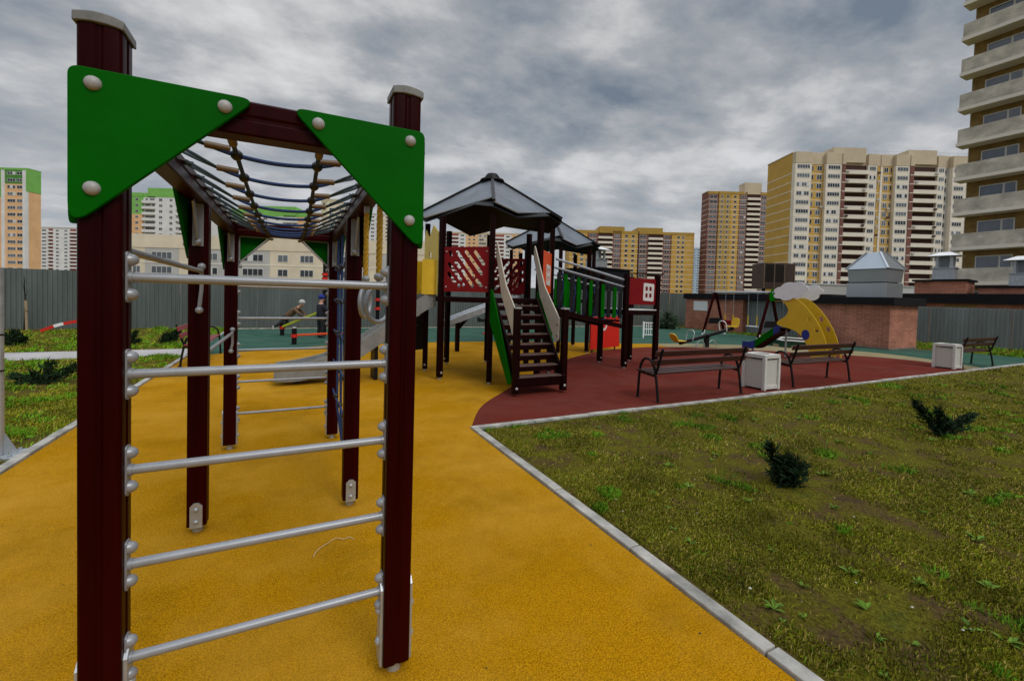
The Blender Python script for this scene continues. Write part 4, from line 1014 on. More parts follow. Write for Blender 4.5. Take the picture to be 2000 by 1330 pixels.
fence('metal_fence', 'long dark grey corrugated metal fence behind the playground', (-16, 19.6, 0), 0, 39.4, 1.98, fencem, 16)
fence('metal_fence', 'pale grey corrugated fence at the far right behind the last bench', (24.8, 16.0, 0), radians(-90), 24.0, 1.56, fencem2, 10)
fence('metal_fence', 'grey corrugated infill fence between the two brick shafts', (20.55, 14.25, 0), radians(-90), 3.6, 1.62, fencem2, 2)

# ------------------------------------------------------------------ buildings
WM = {}
def win_mesh(w, h, n, var=0):
    """window with n panes: white frame, dark panes set back; x centred, z from 0"""
    k = (round(w, 2), round(h, 2), n, var)
    if k in WM: return WM[k]
    m = MB(); fw = min(0.12, w * 0.08); m.box(-w / 2, -0.05, 0, w / 2, 0.10, h, 0)
    pw = (w - fw * (n + 1)) / n
    for i in range(n):
        x = -w / 2 + fw + i * (pw + fw)
        if var and n > 2 and (i + var) % 3 == 0: continue
        m.add([(x, -0.056, fw), (x + pw, -0.056, fw), (x + pw, -0.056, h - fw), (x, -0.056, h - fw)], [(0, 1, 2, 3)], 1)
    WM[k] = m.mesh('window', [upvc, glass], 0); return WM[k]
BM = {}
def balc_mesh(w, d, m_):
    k = (round(w, 2), round(d, 2), m_.name)
    if k in BM: return BM[k]
    m = MB(); m.box(-w / 2, 0, -0.18, w / 2, d, 0); m.box(-w / 2, -0.0, 0, w / 2, 0.14, 1.12); m.box(-w / 2, 0.14, 0, -w / 2 + 0.14, d, 1.12); m.box(w / 2 - 0.14, 0.14, 0, w / 2, d, 1.12)
    BM[k] = m.mesh('balcony', m_, 0); return BM[k]
def apartment(label, lat, dep, W_, D_, n, fh, bays, side, top, roofm=f_beige, blocks=(), stripes=True, z0=0.0, first=1, rz=CAMROT, loc=None, cat='apartment block', attic=None, rail=True):
    """bays: (x0, x1, offset, facade, items); items: ('w', xc, w, h, panes, sill) or ('b', x0, x1, facade)"""
    t = thing('apartment_building', label, cat, loc or camloc(lat, dep), rz)
    H = z0 + n * fh; A_ = attic if attic is not None else 1.2
    mats = [side]; core = MB()
    core.box(0, 1.6, -0.5, W_, D_, H + A_)
    def mi_(m):
        if m not in mats: mats.append(m)
        return mats.index(m)
    wins = []; balcs = []
    for x0, x1, off, fm, items in bays:
        cut = None
        if isinstance(fm, tuple): segs = fm           # ((floors, material), ...) from the ground up
        else: segs = ((n, fm),)
        f0 = 0
        for cnt, mm in segs:
            core.box(x0, off, z0 + f0 * fh - (0.5 if f0 == 0 else 0), x1, 1.7, z0 + (f0 + cnt) * fh if f0 + cnt < n else H, mi_(mm)); f0 += cnt
        core.box(x0 - 0.0, off - 0.1, H + 0.004, x1, 1.65, H + A_ + 0.05, mi_(top))
        if stripes:
            for k in range(1, n): core.box(x0 + 0.01, off - 0.05, z0 + k * fh - 0.16, x1 - 0.01, off + 0.3, z0 + k * fh + 0.06, mi_(f_stripe if not any(i[0] == 'b' for i in items) else (segs[-1][1])))
        for it in items:
            for k in range(n - 1, first - 1, -1):
                if it[0] == 'w': wins.append((it[1], off - 0.02, z0 + k * fh + it[5], it[2], it[3], it[4]))
                else: balcs.append(((it[1] + it[2]) / 2, off - 1.25, z0 + k * fh, it[2] - it[1], it[3]))
    if stripes:
        for k in range(1, n):
            core.box(-0.05, 1.62, z0 + k * fh - 0.16, 0.1, D_ - 0.02, z0 + k * fh + 0.08, mi_(f_stripe)); core.box(W_ - 0.1, 1.62, z0 + k * fh - 0.16, W_ + 0.05, D_ - 0.02, z0 + k * fh + 0.08, mi_(f_stripe))
    core.build('wall', mats, t, 0)
    r = MB(); r.box(-0.15, 1.45, H + A_, W_ + 0.15, D_ + 0.15, H + A_ + 0.35).build('roof', roofm, t, 0)
    for x0, x1, hh, mm in blocks:
        MB().box(x0, 0.4, H + A_ * 0.2, x1, D_ * 0.75, H + A_ + hh).build('roof_block', mm, t, 0)
    if rail:
        m = MB(); zt = H + A_ + 0.35
        for i in range(int(W_ / 3)): m.bar((i * 3 + .5, 1.7, zt - 0.05), (i * 3 + .5, 1.7, zt + 1.1), 0.05, 0.05, (1, 0, 0))
        m.bar((0.5, 1.7, zt + 1.08), (W_ - .5, 1.7, zt + 1.08), 0.06, 0.06); m.build('roof_railing', zinc, t, 0)
    wins.sort(key=lambda q: (-q[2], q[0]))
    def lay(lst, name, mesh_fn, key):
        for q in lst[:100]: obj(name, mesh_fn(q), t, q[:3])
        if len(lst) > 100:
            vs = []; fs = []; mi = []; o = 0; ms = None
            for q in lst[100:]:
                me = mesh_fn(q); ms = list(me.materials)
                for v in me.vertices: vs.append((v.co.x + q[0], v.co.y + q[1], v.co.z + q[2]))
                for p in me.polygons: fs.append(tuple(i + o for i in p.vertices)); mi.append(p.material_index)
                o += len(me.vertices)
            b = MB(); b.v = vs; b.f = fs; b.m = mi
            tag(b.build(name, ms, t, 0), kind='stuff')
    lay(wins, 'window', lambda q: win_mesh(q[3], q[4], q[5], (0, 0, 0, 1, 0, 2)[int(q[0] * 7 + q[2] * 13) % 6]), 0)
    lay(balcs, 'balcony', lambda q: balc_mesh(q[3], 1.25, q[4]), 0)
    return t

k_ = 0.0464
def zx(x): return (x - 690) * k_
def big_items(): pass
bays = [
    (zx(690), zx(805), 0.0, f_white, [('w', zx(748), 4.2, 1.35, 5, 1.15)]),
    (zx(805), zx(912), 1.3, f_yellow, [('w', zx(832), 0.7, 1.5, 1, 0.9), ('w', zx(880), 1.7, 1.7, 2, 0.85)]),
    (zx(912), zx(1022), 0.2, f_white, [('w', zx(967), 4.0, 1.35, 5, 1.15)]),
    (zx(1022), zx(1046), 0.0, f_maroon, []),
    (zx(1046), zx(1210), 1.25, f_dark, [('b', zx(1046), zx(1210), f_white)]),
    (zx(1210), zx(1272), 0.4, f_white, [('w', zx(1241), 2.1, 1.35, 3, 1.15)]),
    (zx(1272), zx(1312), 1.3, f_yellow, [('w', zx(1285), 0.7, 1.5, 1, 0.9)]),
    (zx(1312), zx(1326), 1.1, f_stripe, []),
    (zx(1326), zx(1402), 1.3, f_yellow, [('w', zx(1352), 1.5, 1.7, 2, 0.85), ('w', zx(1388), 0.6, 1.5, 1, 0.9)]),
    (zx(1402), zx(1500), 0.2, f_white, [('w', zx(1450), 3.6, 1.35, 4, 1.15)]),
    (zx(1500), zx(1528), 0.0, f_maroon, []),
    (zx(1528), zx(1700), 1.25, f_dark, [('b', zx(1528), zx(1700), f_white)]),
    (zx(1700), zx(1752), 0.4, f_white, [('w', zx(1726), 1.8, 1.35, 3, 1.15)]),
    (zx(1752), zx(1802), 1.5, f_lgrey, [('w', zx(1778), 0.8, 1.5, 1, 0.9)]),
    (zx(1802), zx(1990), 0.2, f_white, [('w', zx(1846), 3.2, 1.35, 4, 1.15), ('w', zx(1940), 3.2, 1.35, 4, 1.15)]),
]
big = apartment('tall yellow and white apartment block with two columns of dark balconies', 93.9, 143, zx(1990), 15.0, 16, 2.90, bays, f_yellow, f_beige, blocks=((zx(960), zx(1190), 1.9, f_beige), (zx(1490), zx(1690), 1.7, f_beige)), z0=1.2, attic=3.6)
rq = random.Random(3)
for k in range(2, 16):
    for x in (zx(896), zx(1296), zx(1372), zx(1060), zx(1180), zx(1545), zx(1685)):
        if rq.random() < 0.42:
            y = -0.05 if x in (zx(1060), zx(1180), zx(1545), zx(1685)) else 0.95
            MB().box(x - 0.45, y - 0.30, 1.2 + k * 2.9 + 0.35, x + 0.45, y, 1.2 + k * 2.9 + 0.95).build('air_conditioner', f_lgrey if rq.random() < 0.7 else f_dark, big, 0)
def tile(W_, pat):
    """pat: list of (share, offset, facade, [items as fractions])"""
    tot = sum(p[0] for p in pat); x = 0; out = []
    for sh, off, fm, items in pat:
        w = W_ * sh / tot; its = []
        for it in items:
            if it[0] == 'w': its.append(('w', x + w * it[1], w * it[2], it[3], it[4], it[5]))
            else: its.append(('b', x + 0.02, x + w - 0.02, it[1]))
        out.append((x, x + w, off, fm, its)); x += w
    return out
W1 = [('w', .5, .7, 1.5, 2, .9)]
# brown tower left of it (256 m)
pb = [(3, .8, f_maroon, [('w', .5, .7, 1.5, 2, .8)]), (3.4, .3, f_dyellow, [('w', .25, .2, 1.4, 1, .9), ('w', .72, .2, 1.4, 1, .9)]), (2.4, .6, f_yellow, [('w', .5, .34, 1.4, 1, .9)]), (2.2, .5, f_maroon, [('w', .5, .7, 1.4, 3, .9)]), (3.6, 1.0, f_dark, [('b', f_white)]), (2, .5, f_maroon, [('w', .5, .7, 1.4, 2, .9)])]
apartment('slim brown and ochre tower block left of the tall yellow block', 118.3, 256, 34.5, 9, 22, 2.95, tile(34.5, pb), f_maroon, f_dyellow, blocks=((21, 31, 5.5, f_beige),), attic=1.5)
# yellow block in the centre
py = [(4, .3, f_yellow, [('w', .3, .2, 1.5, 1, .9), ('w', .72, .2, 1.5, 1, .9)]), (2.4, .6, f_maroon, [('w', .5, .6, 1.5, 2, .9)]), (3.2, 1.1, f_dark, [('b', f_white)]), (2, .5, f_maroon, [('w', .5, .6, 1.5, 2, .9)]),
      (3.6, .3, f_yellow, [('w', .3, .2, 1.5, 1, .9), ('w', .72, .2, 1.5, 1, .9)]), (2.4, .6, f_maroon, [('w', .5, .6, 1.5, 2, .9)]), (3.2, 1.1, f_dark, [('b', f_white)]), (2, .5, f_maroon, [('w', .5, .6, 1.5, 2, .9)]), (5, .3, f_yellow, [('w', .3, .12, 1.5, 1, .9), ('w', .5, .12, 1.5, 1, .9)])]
apartment('yellow brick block with white stripes and two balcony stacks in the middle distance', 38.5, 262, 75, 18, 14, 2.93, tile(75, py), f_yellow, f_dyellow, blocks=((18, 33, 2.6, f_dyellow), (41, 56, 2.4, f_dyellow)), attic=1.6)
pz = [(1, .5, f_blue, [('w', .5, .6, 1.5, 2, .8)]), (1, .2, f_blue, [('w', .5, .6, 1.5, 2, .8)]), (1, .5, f_pwhite, [('w', .5, .6, 1.5, 2, .8)])]
apartment('pale blue tower glimpsed between the yellow and brown blocks', 213, 500, 19, 16, 21, 2.95, tile(19, pz), f_blue, f_blue, stripes=False)
# left: orange and green tower
po_ = [(3.2, .4, ((13, f_orange), (4, f_green)), [('w', .5, .5, 1.4, 3, .9)]), (0.7, .2, f_pwhite, []), (4.6, .6, ((15, f_orange), (2, f_dgreen)), [('w', .35, .45, 1.4, 3, .9), ('w', .80, .3, 1.4, 2, .9)]), (0.6, .2, f_pwhite, [])]
ot = apartment('orange tower block with a green top at the far left', -235.0, 185, 31.0, 6.6, 17, 2.9, tile(31, po_ + po_), f_orange, f_green, stripes=False, rail=False, attic=0.8, roofm=f_green)
MB().box(31.02, 0.62, 17 * 2.9 - 8.7, 31.12, 6.58, 17 * 2.9 + 0.8).build('green_band', f_green, ot, 0)
pr_ = [(2.4, .6, f_pwhite, [('w', .5, .5, 1.3, 2, .8)]), (1.4, .8, f_red, [('b', f_pwhite)]), (2.4, .3, f_pwhite, [('w', .5, .35, 1.3, 1, .8)]), (2.2, .5, f_pwhite, [('w', .5, .4, 1.3, 2, .8)]), (1.6, .8, f_red, [('b', f_pwhite)]), (2.6, .9, f_lgrey, [('b', f_pwhite)])]
apartment('far white tower with two red balcony columns beside the orange tower', -385, 360, 56, 16, 16, 2.95, tile(56, pr_ + pr_[:3]), f_pwhite, f_lgrey, stripes=False, rail=False, blocks=((34, 46, 1.5, f_lgrey),))
pg = [(2.6, .3, ((13, f_orange), (4, f_green)), [('w', .5, .3, 1.4, 2, .9)]), (3.2, 1.0, f_pwhite, [('b', f_pwhite), ('w', .5, .7, 1.3, 4, 1.15)]), (2.6, .2, f_pwhite, [('w', .5, .32, 1.4, 2, .9)]), (2.4, .2, f_pwhite, [('w', .5, .32, 1.4, 2, .9)]), (3.0, 1.0, f_pwhite, [('b', f_pwhite), ('w', .5, .7, 1.3, 4, 1.15)]), (2.6, .3, ((10, f_green), (5, f_orange), (2, f_green)), [('w', .5, .3, 1.4, 2, .9)])]
apartment('white tower with green roof band seen through the climbing frame', -188, 219, 34, 15, 16, 2.9, tile(34, pg), f_pwhite, f_green, stripes=False, rail=False, blocks=((8, 24, 2.6, f_green),), attic=2.0, roofm=f_lgrey)
apartment('second white tower with green roof band, behind the overhead net', -146, 232, 42, 15, 14, 2.9, tile(42, pg), f_pwhite, f_green, stripes=False, rail=False, blocks=((14, 34, 2.0, f_green),), attic=3.4, roofm=f_green)
pc = [(1.2, .4, f_beige, [('w', .5, .4, 1.4, 1, .8)]), (2, .2, f_cream, [('w', .5, .5, 1.4, 2, .8)])]
apartment('beige tower rising behind the right end of the overhead net', -106, 250, 9, 14, 18, 2.95, tile(9, pc), f_cream, f_beige, stripes=False, rail=False)
pk = [(2.2, .3, f_pwhite, [('w', .5, .4, 1.4, 2, .8)]), (1.6, .6, f_red, [('b', f_pwhite)]), (2.2, .3, f_cream, [('w', .5, .4, 1.4, 2, .8)])]
apartment('pale pink and white tower behind the gym ring ropes', -125, 340, 36, 16, 21, 2.95, tile(36, pk + pk), f_cream, f_lgrey, stripes=False, rail=False)
pm = [(3, .5, f_beige, [('w', .5, .7, 1.3, 3, .9)]), (1.8, .2, f_pwhite, [('w', .5, .5, 1.3, 2, .9)]), (3, .9, f_red, [('b', f_pwhite)]), (2.2, .3, f_pwhite, [('w', .5, .5, 1.3, 2, .9)]), (3.4, .3, f_orange, [('w', .3, .2, 1.3, 1, .9), ('w', .7, .2, 1.3, 1, .9)])]
apartment('long beige and white apartment block behind the main play tower', -58, 345, 72, 16, 17, 2.95, tile(72, pm + pm), f_beige, f_beige, rail=False, stripes=False)
# school
sc = [(4, .4, f_cream, [('w', .28, .34, 1.7, 3, .75), ('w', .78, .2, 1.7, 2, .75)]), (3.4, .3, f_lgrey, [('w', .5, .62, 1.7, 4, .75)]), (1.2, .4, f_cream, []), (3.4, .3, f_lgrey, [('w', .5, .62, 1.7, 4, .75)]), (1.2, .4, f_cream, []), (3.4, .3, f_lgrey, [('w', .5, .62, 1.7, 4, .75)]), (2.6, .4, f_cream, [('w', .5, .4, 1.7, 2, .75)])]
apartment('low cream school building with paired windows behind the fence', -92, 100, 74, 16, 3, 3.3, tile(74, sc + sc[:5]), f_cream, f_cream, rail=False, attic=2.9, roofm=f_lgrey, first=0, z0=0.6, cat='school')
# near block on the right
nb_ = thing('balcony_building', 'close mustard brick apartment block with pale balconies at the right edge', 'apartment block', (51.0, 16.2, 0), radians(-90))
MB().box(0, 0, -0.5, 34, 14, 52).build('wall', mustardbrick, nb_, 0)
MB().box(-0.12, 0.25, -0.5, -0.002, 13.8, 52).build('corner_trim', beigebrick, nb_, 0)
for k in range(-1, 15):
    z = 3.46 + 2.88 * k
    for x0 in (-0.35, 9.0, 18.0):
        x1 = x0 + 4.05
        m = MB(); m.box(x0 + .02, -1.28, z + 0.27, x1 - .02, -1.13, z + 1.38, 0).box(x0 + .02, -1.13, z + 0.27, x0 + 0.17, -0.003, z + 1.38, 0).box(x1 - 0.17, -1.13, z + 0.27, x1 - .02, -0.003, z + 1.38, 0)
        b = m.build('balcony', [beigebrick], nb_, 0)
        MB().box(x0 - 0.05, -1.36, z, x1 + 0.08, -0.004, z + 0.262).build('slab', f_stripe, b, 0)
        w = obj('window', MB().box(-1.05, -0.05, 0, 1.05, 0.06, 2.15).mesh('near_window', upvc, 0), nb_, (x0 + 2.15, 0, z + 0.30))
        MB().add([(-0.98, -0.056, 0.08), (0.28, -0.056, 0.08), (0.28, -0.056, 2.07), (-0.98, -0.056, 2.07)], [(0, 1, 2, 3)]).build('pane', nearglass, w, 0)
        MB().add([(0.40, -0.056, 0.08), (0.98, -0.056, 0.08), (0.98, -0.056, 2.07), (0.40, -0.056, 2.07)], [(0, 1, 2, 3)]).build('pane', nearglass, w, 0)
ma = thing('street_mast', 'thin dark mast standing in front of the yellow brick block', 'mast', (28.6, 30.7, 0))
MB().cyl((0, 0, -0.1), (0, 0, 7.8), 0.07, 8, r1=0.04).build('pole', iron, ma)
MB().lathe([(0.16, -0.05), (0.16, 0.08), (0.09, 0.12)], n=10).build('base', iron, ma)

# ------------------------------------------------------------------ sports posts, beams, metal post
lp = thing('metal_post', 'galvanised post bolted to a base plate at the left edge beside the kerb', 'post', (-2.252, 5.22, 0))
MB().cyl((0, 0, 0.02), (0, 0, 1.62), 0.032, 16).build('pole', zinc, lp)
MB().box(-0.13, -0.13, -0.01, 0.13, 0.13, 0.018).build('base_plate', zinc, lp, 0, 0.003)
for dx, dy in ((1, 0), (-1, 0), (0, 1), (0, -1)):
    m = MB(); m.prism([(0.02, 0.018), (0.115, 0.018), (0.115, 0.035), (0.035, 0.20), (0.02, 0.20)], -0.004, 0.004, M=frame((0, 0, 0), (dx, dy, 0), (0, 0, 1))); m.build('gusset', zinc, lp, 0)
    c = Vector((dx * 0.1 + dy * 0.09, dy * 0.1 - dx * 0.09, 0.018)); MB().cyl(c, c + Vector((0, 0, 0.018)), 0.014, 6).build('bolt', zinc, lp, 0)
MB().cyl((0, 0, 1.05), (0, 0, 1.062), 0.036, 16).build('band', iron, lp)
MB().cyl((0, 0, 0.74), (0, 0, 0.752), 0.036, 16).build('band', iron, lp)
def clamp(parent, p, r=0.075): return MB().cyl(p, (p[0], p[1], p[2] + 0.09), r, 12).build('clamp', brightred, parent)
bmA = thing('balance_beam', 'sloping lime yellow balance beam a child is climbing', 'balance beam', (-0.28, 16.2, 0))
MB().cyl((0, 0, -0.02), (0, 0, 0.40), 0.065, 12).build('post', iron, bmA); clamp(bmA, (0, 0, 0.22), 0.085)
MB().bar((0.03, -0.02, 0.30), (1.22, -0.52, 0.86), 0.16, 0.07).build('beam', limeb, bmA, 0, 0.01)
pu = thing('exercise_pole', 'tall black exercise pole with two red clamps behind the standing child', 'pole', (0.98, 15.64, 0))
MB().cyl((0, 0, -0.05), (0, 0, 2.5), 0.065, 12).build('pole', iron, pu); clamp(pu, (0, 0, 2.02), 0.095); clamp(pu, (0, 0, 1.88), 0.095); clamp(pu, (0, 0, 0.78), 0.085)
MB().dome((0, 0, 2.5), (0, 0, 1), 0.068, 0.04).build('cap', capgrey, pu)
pu2 = thing('exercise_pole', 'black exercise pole with red clamps seen through the gym rings', 'pole', (2.75, 15.9, 0))
MB().cyl((0, 0, -0.05), (0, 0, 1.75), 0.065, 12).build('pole', iron, pu2); clamp(pu2, (0, 0, 1.22), 0.10); clamp(pu2, (0, 0, 0.90), 0.10)
MB().dome((0, 0, 1.75), (0, 0, 1), 0.068, 0.04).build('cap', capgrey, pu2)
bmB = thing('balance_beam', 'low orange balance beam between black posts on the teal surface', 'balance beam', (0.07, 13.4, 0))
for x, y in ((0, 0), (1.75, 0.75)):
    p = MB().cyl((x, y, -0.02), (x, y, 0.46), 0.065, 12).build('post', iron, bmB); MB().dome((x, y, 0.46), (0, 0, 1), 0.066, 0.03).build('cap', capgrey, p); clamp(bmB, (x, y, 0.20), 0.085)
MB().bar((0.05, 0.02, 0.26), (1.70, 0.73, 0.26), 0.10, 0.05).build('beam', orangered, bmB, 0, 0.008)

# ------------------------------------------------------------------ children
skin = mat('skin', (0.48, 0.27, 0.19), 0.6)
def figure(label, loc, rz, chains, parts, mats_):
    """chains: lists of (joint, radius); one continuous skinned body. parts: (name, builder)"""
    vs = []; es = []; rad = []; idx = {}; tags = []
    def key(p): return tuple(round(c, 4) for c in p)
    for ch, mi in chains:
        prev = None
        for p, r in ch:
            k = key(p)
            if k not in idx: idx[k] = len(vs); vs.append(p); rad.append(r); tags.append(mi)
            if prev is not None and prev != idx[k]: es.append((prev, idx[k]))
            prev = idx[k]
    me = bpy.data.meshes.new('tmp'); me.from_pydata(vs, es, []); me.update()
    o = bpy.data.objects.new('tmp', me); COL.objects.link(o)
    sk = o.modifiers.new('skin', 'SKIN'); sk.use_smooth_shade = True
    for i, d in enumerate(me.skin_vertices[0].data): d.radius = (rad[i], rad[i]); d.use_root = (i == 0)
    ss_ = o.modifiers.new('sub', 'SUBSURF'); ss_.levels = 1; ss_.render_levels = 1
    dg = bpy.context.evaluated_depsgraph_get(); bm_ = bpy.data.meshes.new_from_object(o.evaluated_get(dg)); bpy.data.objects.remove(o)
    bm_.materials.clear()
    for q in mats_: bm_.materials.append(q)
    V = np.array(vs); segs = [(np.array(vs[a]), np.array(vs[b]), max(tags[a], tags[b]) if tags[a] != tags[b] else tags[a]) for a, b in es]
    for p in bm_.polygons:
        c = np.array(p.center); best = 1e9; bt = 0
        for a, b, tg in segs:
            d = b - a; t = max(0, min(1, (c - a) @ d / max(1e-9, d @ d))); dist = np.linalg.norm(c - a - d * t)
            if dist < best: best = dist; bt = tg
        p.material_index = bt; p.use_smooth = True
    body = bpy.data.objects.new('person', bm_); COL.objects.link(body); body.location = loc; body.rotation_euler = (0, 0, rz)
    tag(body, label, 'person')
    for nm, mb_, m_ in parts: mb_.build(nm, m_, body, 60)
    return body
def hand(wr, d, n, curl=0.3, mi=2, s=1.0):
    """palm and five fingers of unequal length from the wrist, along d, thumb on the n side"""
    wr = Vector(wr); d = Vector(d).normalized(); n = Vector(n).normalized(); q = d.cross(n)
    palm = wr + d * 0.045 * s; out = [([(tuple(wr), 0.017 * s), (tuple(palm), 0.021 * s)], mi)]
    for i, L in enumerate((0.045, 0.052, 0.049, 0.038)):
        b = palm + n * (0.020 - 0.0135 * i) * s + d * 0.018 * s; k = b + d * L * 0.55 * s + q * curl * 0.012; e_ = k + d * L * 0.45 * s + q * curl * 0.024
        out.append(([(tuple(palm), 0.021 * s), (tuple(b), 0.008 * s), (tuple(k), 0.007 * s), (tuple(e_), 0.006 * s)], mi))
    tb = wr + d * 0.02 * s + n * 0.024 * s
    out.append(([(tuple(wr), 0.017 * s), (tuple(tb), 0.009 * s), (tuple(tb + n * 0.02 * s + d * 0.024 * s), 0.007 * s)], mi))
    return out
# mats: 0 jacket 1 trousers 2 skin 3 shoes
navy = mat('navy_cloth', (0.010, 0.012, 0.022), 0.9, var=0.3, vscale=20); blackcloth = mat('black_cloth', (0.010, 0.010, 0.011), 0.9, var=0.3, vscale=20)
browncoat = mat('brown_jacket', (0.13, 0.075, 0.040), 0.9, var=0.3, vscale=20); greyhat = mat('grey_knit', (0.46, 0.44, 0.44), 0.95, bump=0.4, bscale=120); bluehat = mat('blue_knit', (0.012, 0.03, 0.22), 0.95, bump=0.4, bscale=120)
shoe = mat('dark_shoe', (0.03, 0.03, 0.032), 0.7); paleshoe = mat('pale_shoe', (0.5, 0.48, 0.46), 0.7); darktrouser = mat('grey_trousers', (0.030, 0.028, 0.034), 0.9)
def head_bits(c, f, hatm, hair, s=1.0):
    """face, ears and hat around a head centre c facing f"""
    c = Vector(c); f = Vector(f).normalized(); r = f.cross(Vector((0, 0, 1))).normalized(); out = []
    e = MB()
    for sg in (-1, 1): e.sph(c + f * 0.083 * s + r * sg * 0.032 * s + Vector((0, 0, 0.004)), 0.0095 * s, 6, 5)
    out.append(('eyes', e, blackcloth))
    n_ = MB().tube([c + f * 0.088 * s + Vector((0, 0, 0.0)), c + f * 0.108 * s - Vector((0, 0, 0.026 * s)), c + f * 0.09 * s - Vector((0, 0, 0.032 * s))], 0.009 * s, 6); out.append(('nose', n_, skin))
    m_ = MB().bar(c + f * 0.087 * s - r * 0.02 * s - Vector((0, 0, 0.053 * s)), c + f * 0.087 * s + r * 0.02 * s - Vector((0, 0, 0.053 * s)), 0.008, 0.008); out.append(('mouth', m_, mat('lip', (0.35, 0.11, 0.10), 0.6)))
    h = MB(); h.sph(c + Vector((0, 0, 0.045 * s)) - f * 0.012 * s, (0.102 * s, 0.102 * s, 0.095 * s), 14, 9); h.tube([c + Vector((0.1 * cos(i * pi / 8), 0.1 * sin(i * pi / 8), 0.035)) * s - f * 0.012 * s for i in range(16)], 0.014 * s, 6, closed=True)
    out.append(('hat', h, hatm))
    return out
# standing child in dark clothes, blue hat (local +x is where the child faces)
c1 = []
J = lambda *a: tuple(a)
pel = J(0, 0, 0.68)
c1.append(([(pel, 0.125), (J(0.0, 0, 0.86), 0.125), (J(0.01, 0, 1.02), 0.13), (J(0.01, 0, 1.10), 0.075)], 0))
c1.append(([(J(0.01, 0, 1.10), 0.075), (J(0.02, 0, 1.16), 0.048), (J(0.04, 0, 1.25), 0.085), (J(0.04, 0, 1.31), 0.082)], 2))
for sg in (-1, 1):
    c1.append(([(pel, 0.125), (J(0, sg * 0.075, 0.62), 0.085), (J(0.02, sg * 0.09, 0.36), 0.062), (J(-0.01, sg * 0.095, 0.10), 0.048)], 1))
    c1.append(([(J(-0.01, sg * 0.095, 0.10), 0.048), (J(0.0, sg * 0.095, 0.045), 0.045), (J(0.12, sg * 0.10, 0.035), 0.036)], 3))
    el = J(0.10, sg * 0.24, 0.84); wr = J(0.30, sg * 0.17, 0.86)
    c1.append(([(J(0.01, 0, 1.02), 0.13), (J(0.0, sg * 0.155, 1.03), 0.062), (el, 0.048), (wr, 0.036)], 0))
    c1 += hand(wr, (1, -sg * 0.3, 0.05), (0, -sg, 0.6), 0.6)
figure('child in dark clothes and a blue knitted hat standing by the sloping beam', (0.83, 15.05, 0.004), radians(30), c1, head_bits((0.04, 0, 1.27), (1, -0.1, -0.1), bluehat, None), [navy, blackcloth, skin, shoe])
# child leaning forward over the sloping beam, grey hat, brown jacket
c2 = []
pel = J(0.10, 0, 0.62)
c2.append(([(pel, 0.12), (J(0.26, 0, 0.74), 0.12), (J(0.42, 0, 0.88), 0.125), (J(0.49, 0, 0.94), 0.07)], 0))
c2.append(([(J(0.49, 0, 0.94), 0.07), (J(0.55, 0, 0.99), 0.048), (J(0.61, 0, 1.06), 0.084), (J(0.64, 0, 1.11), 0.08)], 2))
for sg in (-1, 1):
    kx = 0.10 if sg > 0 else -0.06
    c2.append(([(pel, 0.12), (J(0.06, sg * 0.08, 0.56), 0.082), (J(kx, sg * 0.10, 0.40), 0.06), (J(-0.24 + 0.14 * (sg > 0), sg * 0.07, 0.30 + 0.06 * (sg > 0)), 0.045)], 1))
    fx = -0.24 + 0.14 * (sg > 0); fz = 0.30 + 0.06 * (sg > 0)
    c2.append(([(J(fx, sg * 0.07, fz), 0.045), (J(fx - 0.05, sg * 0.07, fz - 0.02), 0.04), (J(fx - 0.02, sg * 0.08, fz - 0.12), 0.032)], 3))
    el = J(0.62, sg * 0.21, 0.74); wr = J(0.66, sg * 0.09, 0.62)
    c2.append(([(J(0.42, 0, 0.88), 0.125), (J(0.44, sg * 0.15, 0.88), 0.06), (el, 0.046), (wr, 0.034)], 0))
    c2 += hand(wr, (0.45, -sg * 0.2, -0.6), (0.5, -sg, 0), 0.8)
figure('child in a brown jacket and pale grey hat crawling up the sloping beam', (-0.26, 16.16, 0.004), radians(-23), c2, head_bits((0.62, 0, 1.07), (0.8, -0.5, -0.25), greyhat, None), [browncoat, darktrouser, skin, paleshoe])

# ------------------------------------------------------------------ shrubs, sapling, tape
needle = mat('dark_juniper', (0.014, 0.030, 0.012), 0.9, spec=0.1, var=0.7, vscale=14); bushg = mat('dark_bush_leaf', (0.014, 0.040, 0.010), 0.8, var=0.5, vscale=10); bark = mat('bark', (0.09, 0.06, 0.04), 0.9, var=0.3, vscale=20)
def shrub(label, loc, stems, size, count, m_=needle, cat='shrub', name='juniper_shrub'):
    t = thing(name, label, cat, loc)
    st_ = MB(); fo = MB(); rd = random.Random(label)
    for d, L, thick in stems:
        d = Vector(d).normalized(); p = [Vector((0, 0, -0.02)), d * L * 0.4 + Vector((0, 0, 0.02)), d * L]
        st_.tube(p, [0.012 * size, 0.009 * size, 0.003], 6)
        for i in range(int(count * L / sum(s[1] for s in stems))):
            u = rd.random() ** 0.8; c = d * L * u; w = thick * (0.35 + 0.65 * sin(pi * min(1, 0.15 + 0.85 * u)))
            off = Vector((rd.gauss(0, 1), rd.gauss(0, 1), rd.gauss(0, 1))) * w * 0.42
            c = c + off; c.z = max(0.01, c.z)
            a = (d * 1.1 + Vector((rd.gauss(0, .6), rd.gauss(0, .6), rd.gauss(0, .5) + 0.2))).normalized() * size * rd.uniform(0.035, 0.075)
            b = a.orthogonal().normalized() * size * rd.uniform(0.006, 0.012)
            fo.add([c - b, c + b, c + a + b * 0.4, c + a - b * 0.4], [(0, 1, 2, 3)])
    st_.build('stem', bark, t, 60); fo.build('foliage', m_, t, 0)
    return t
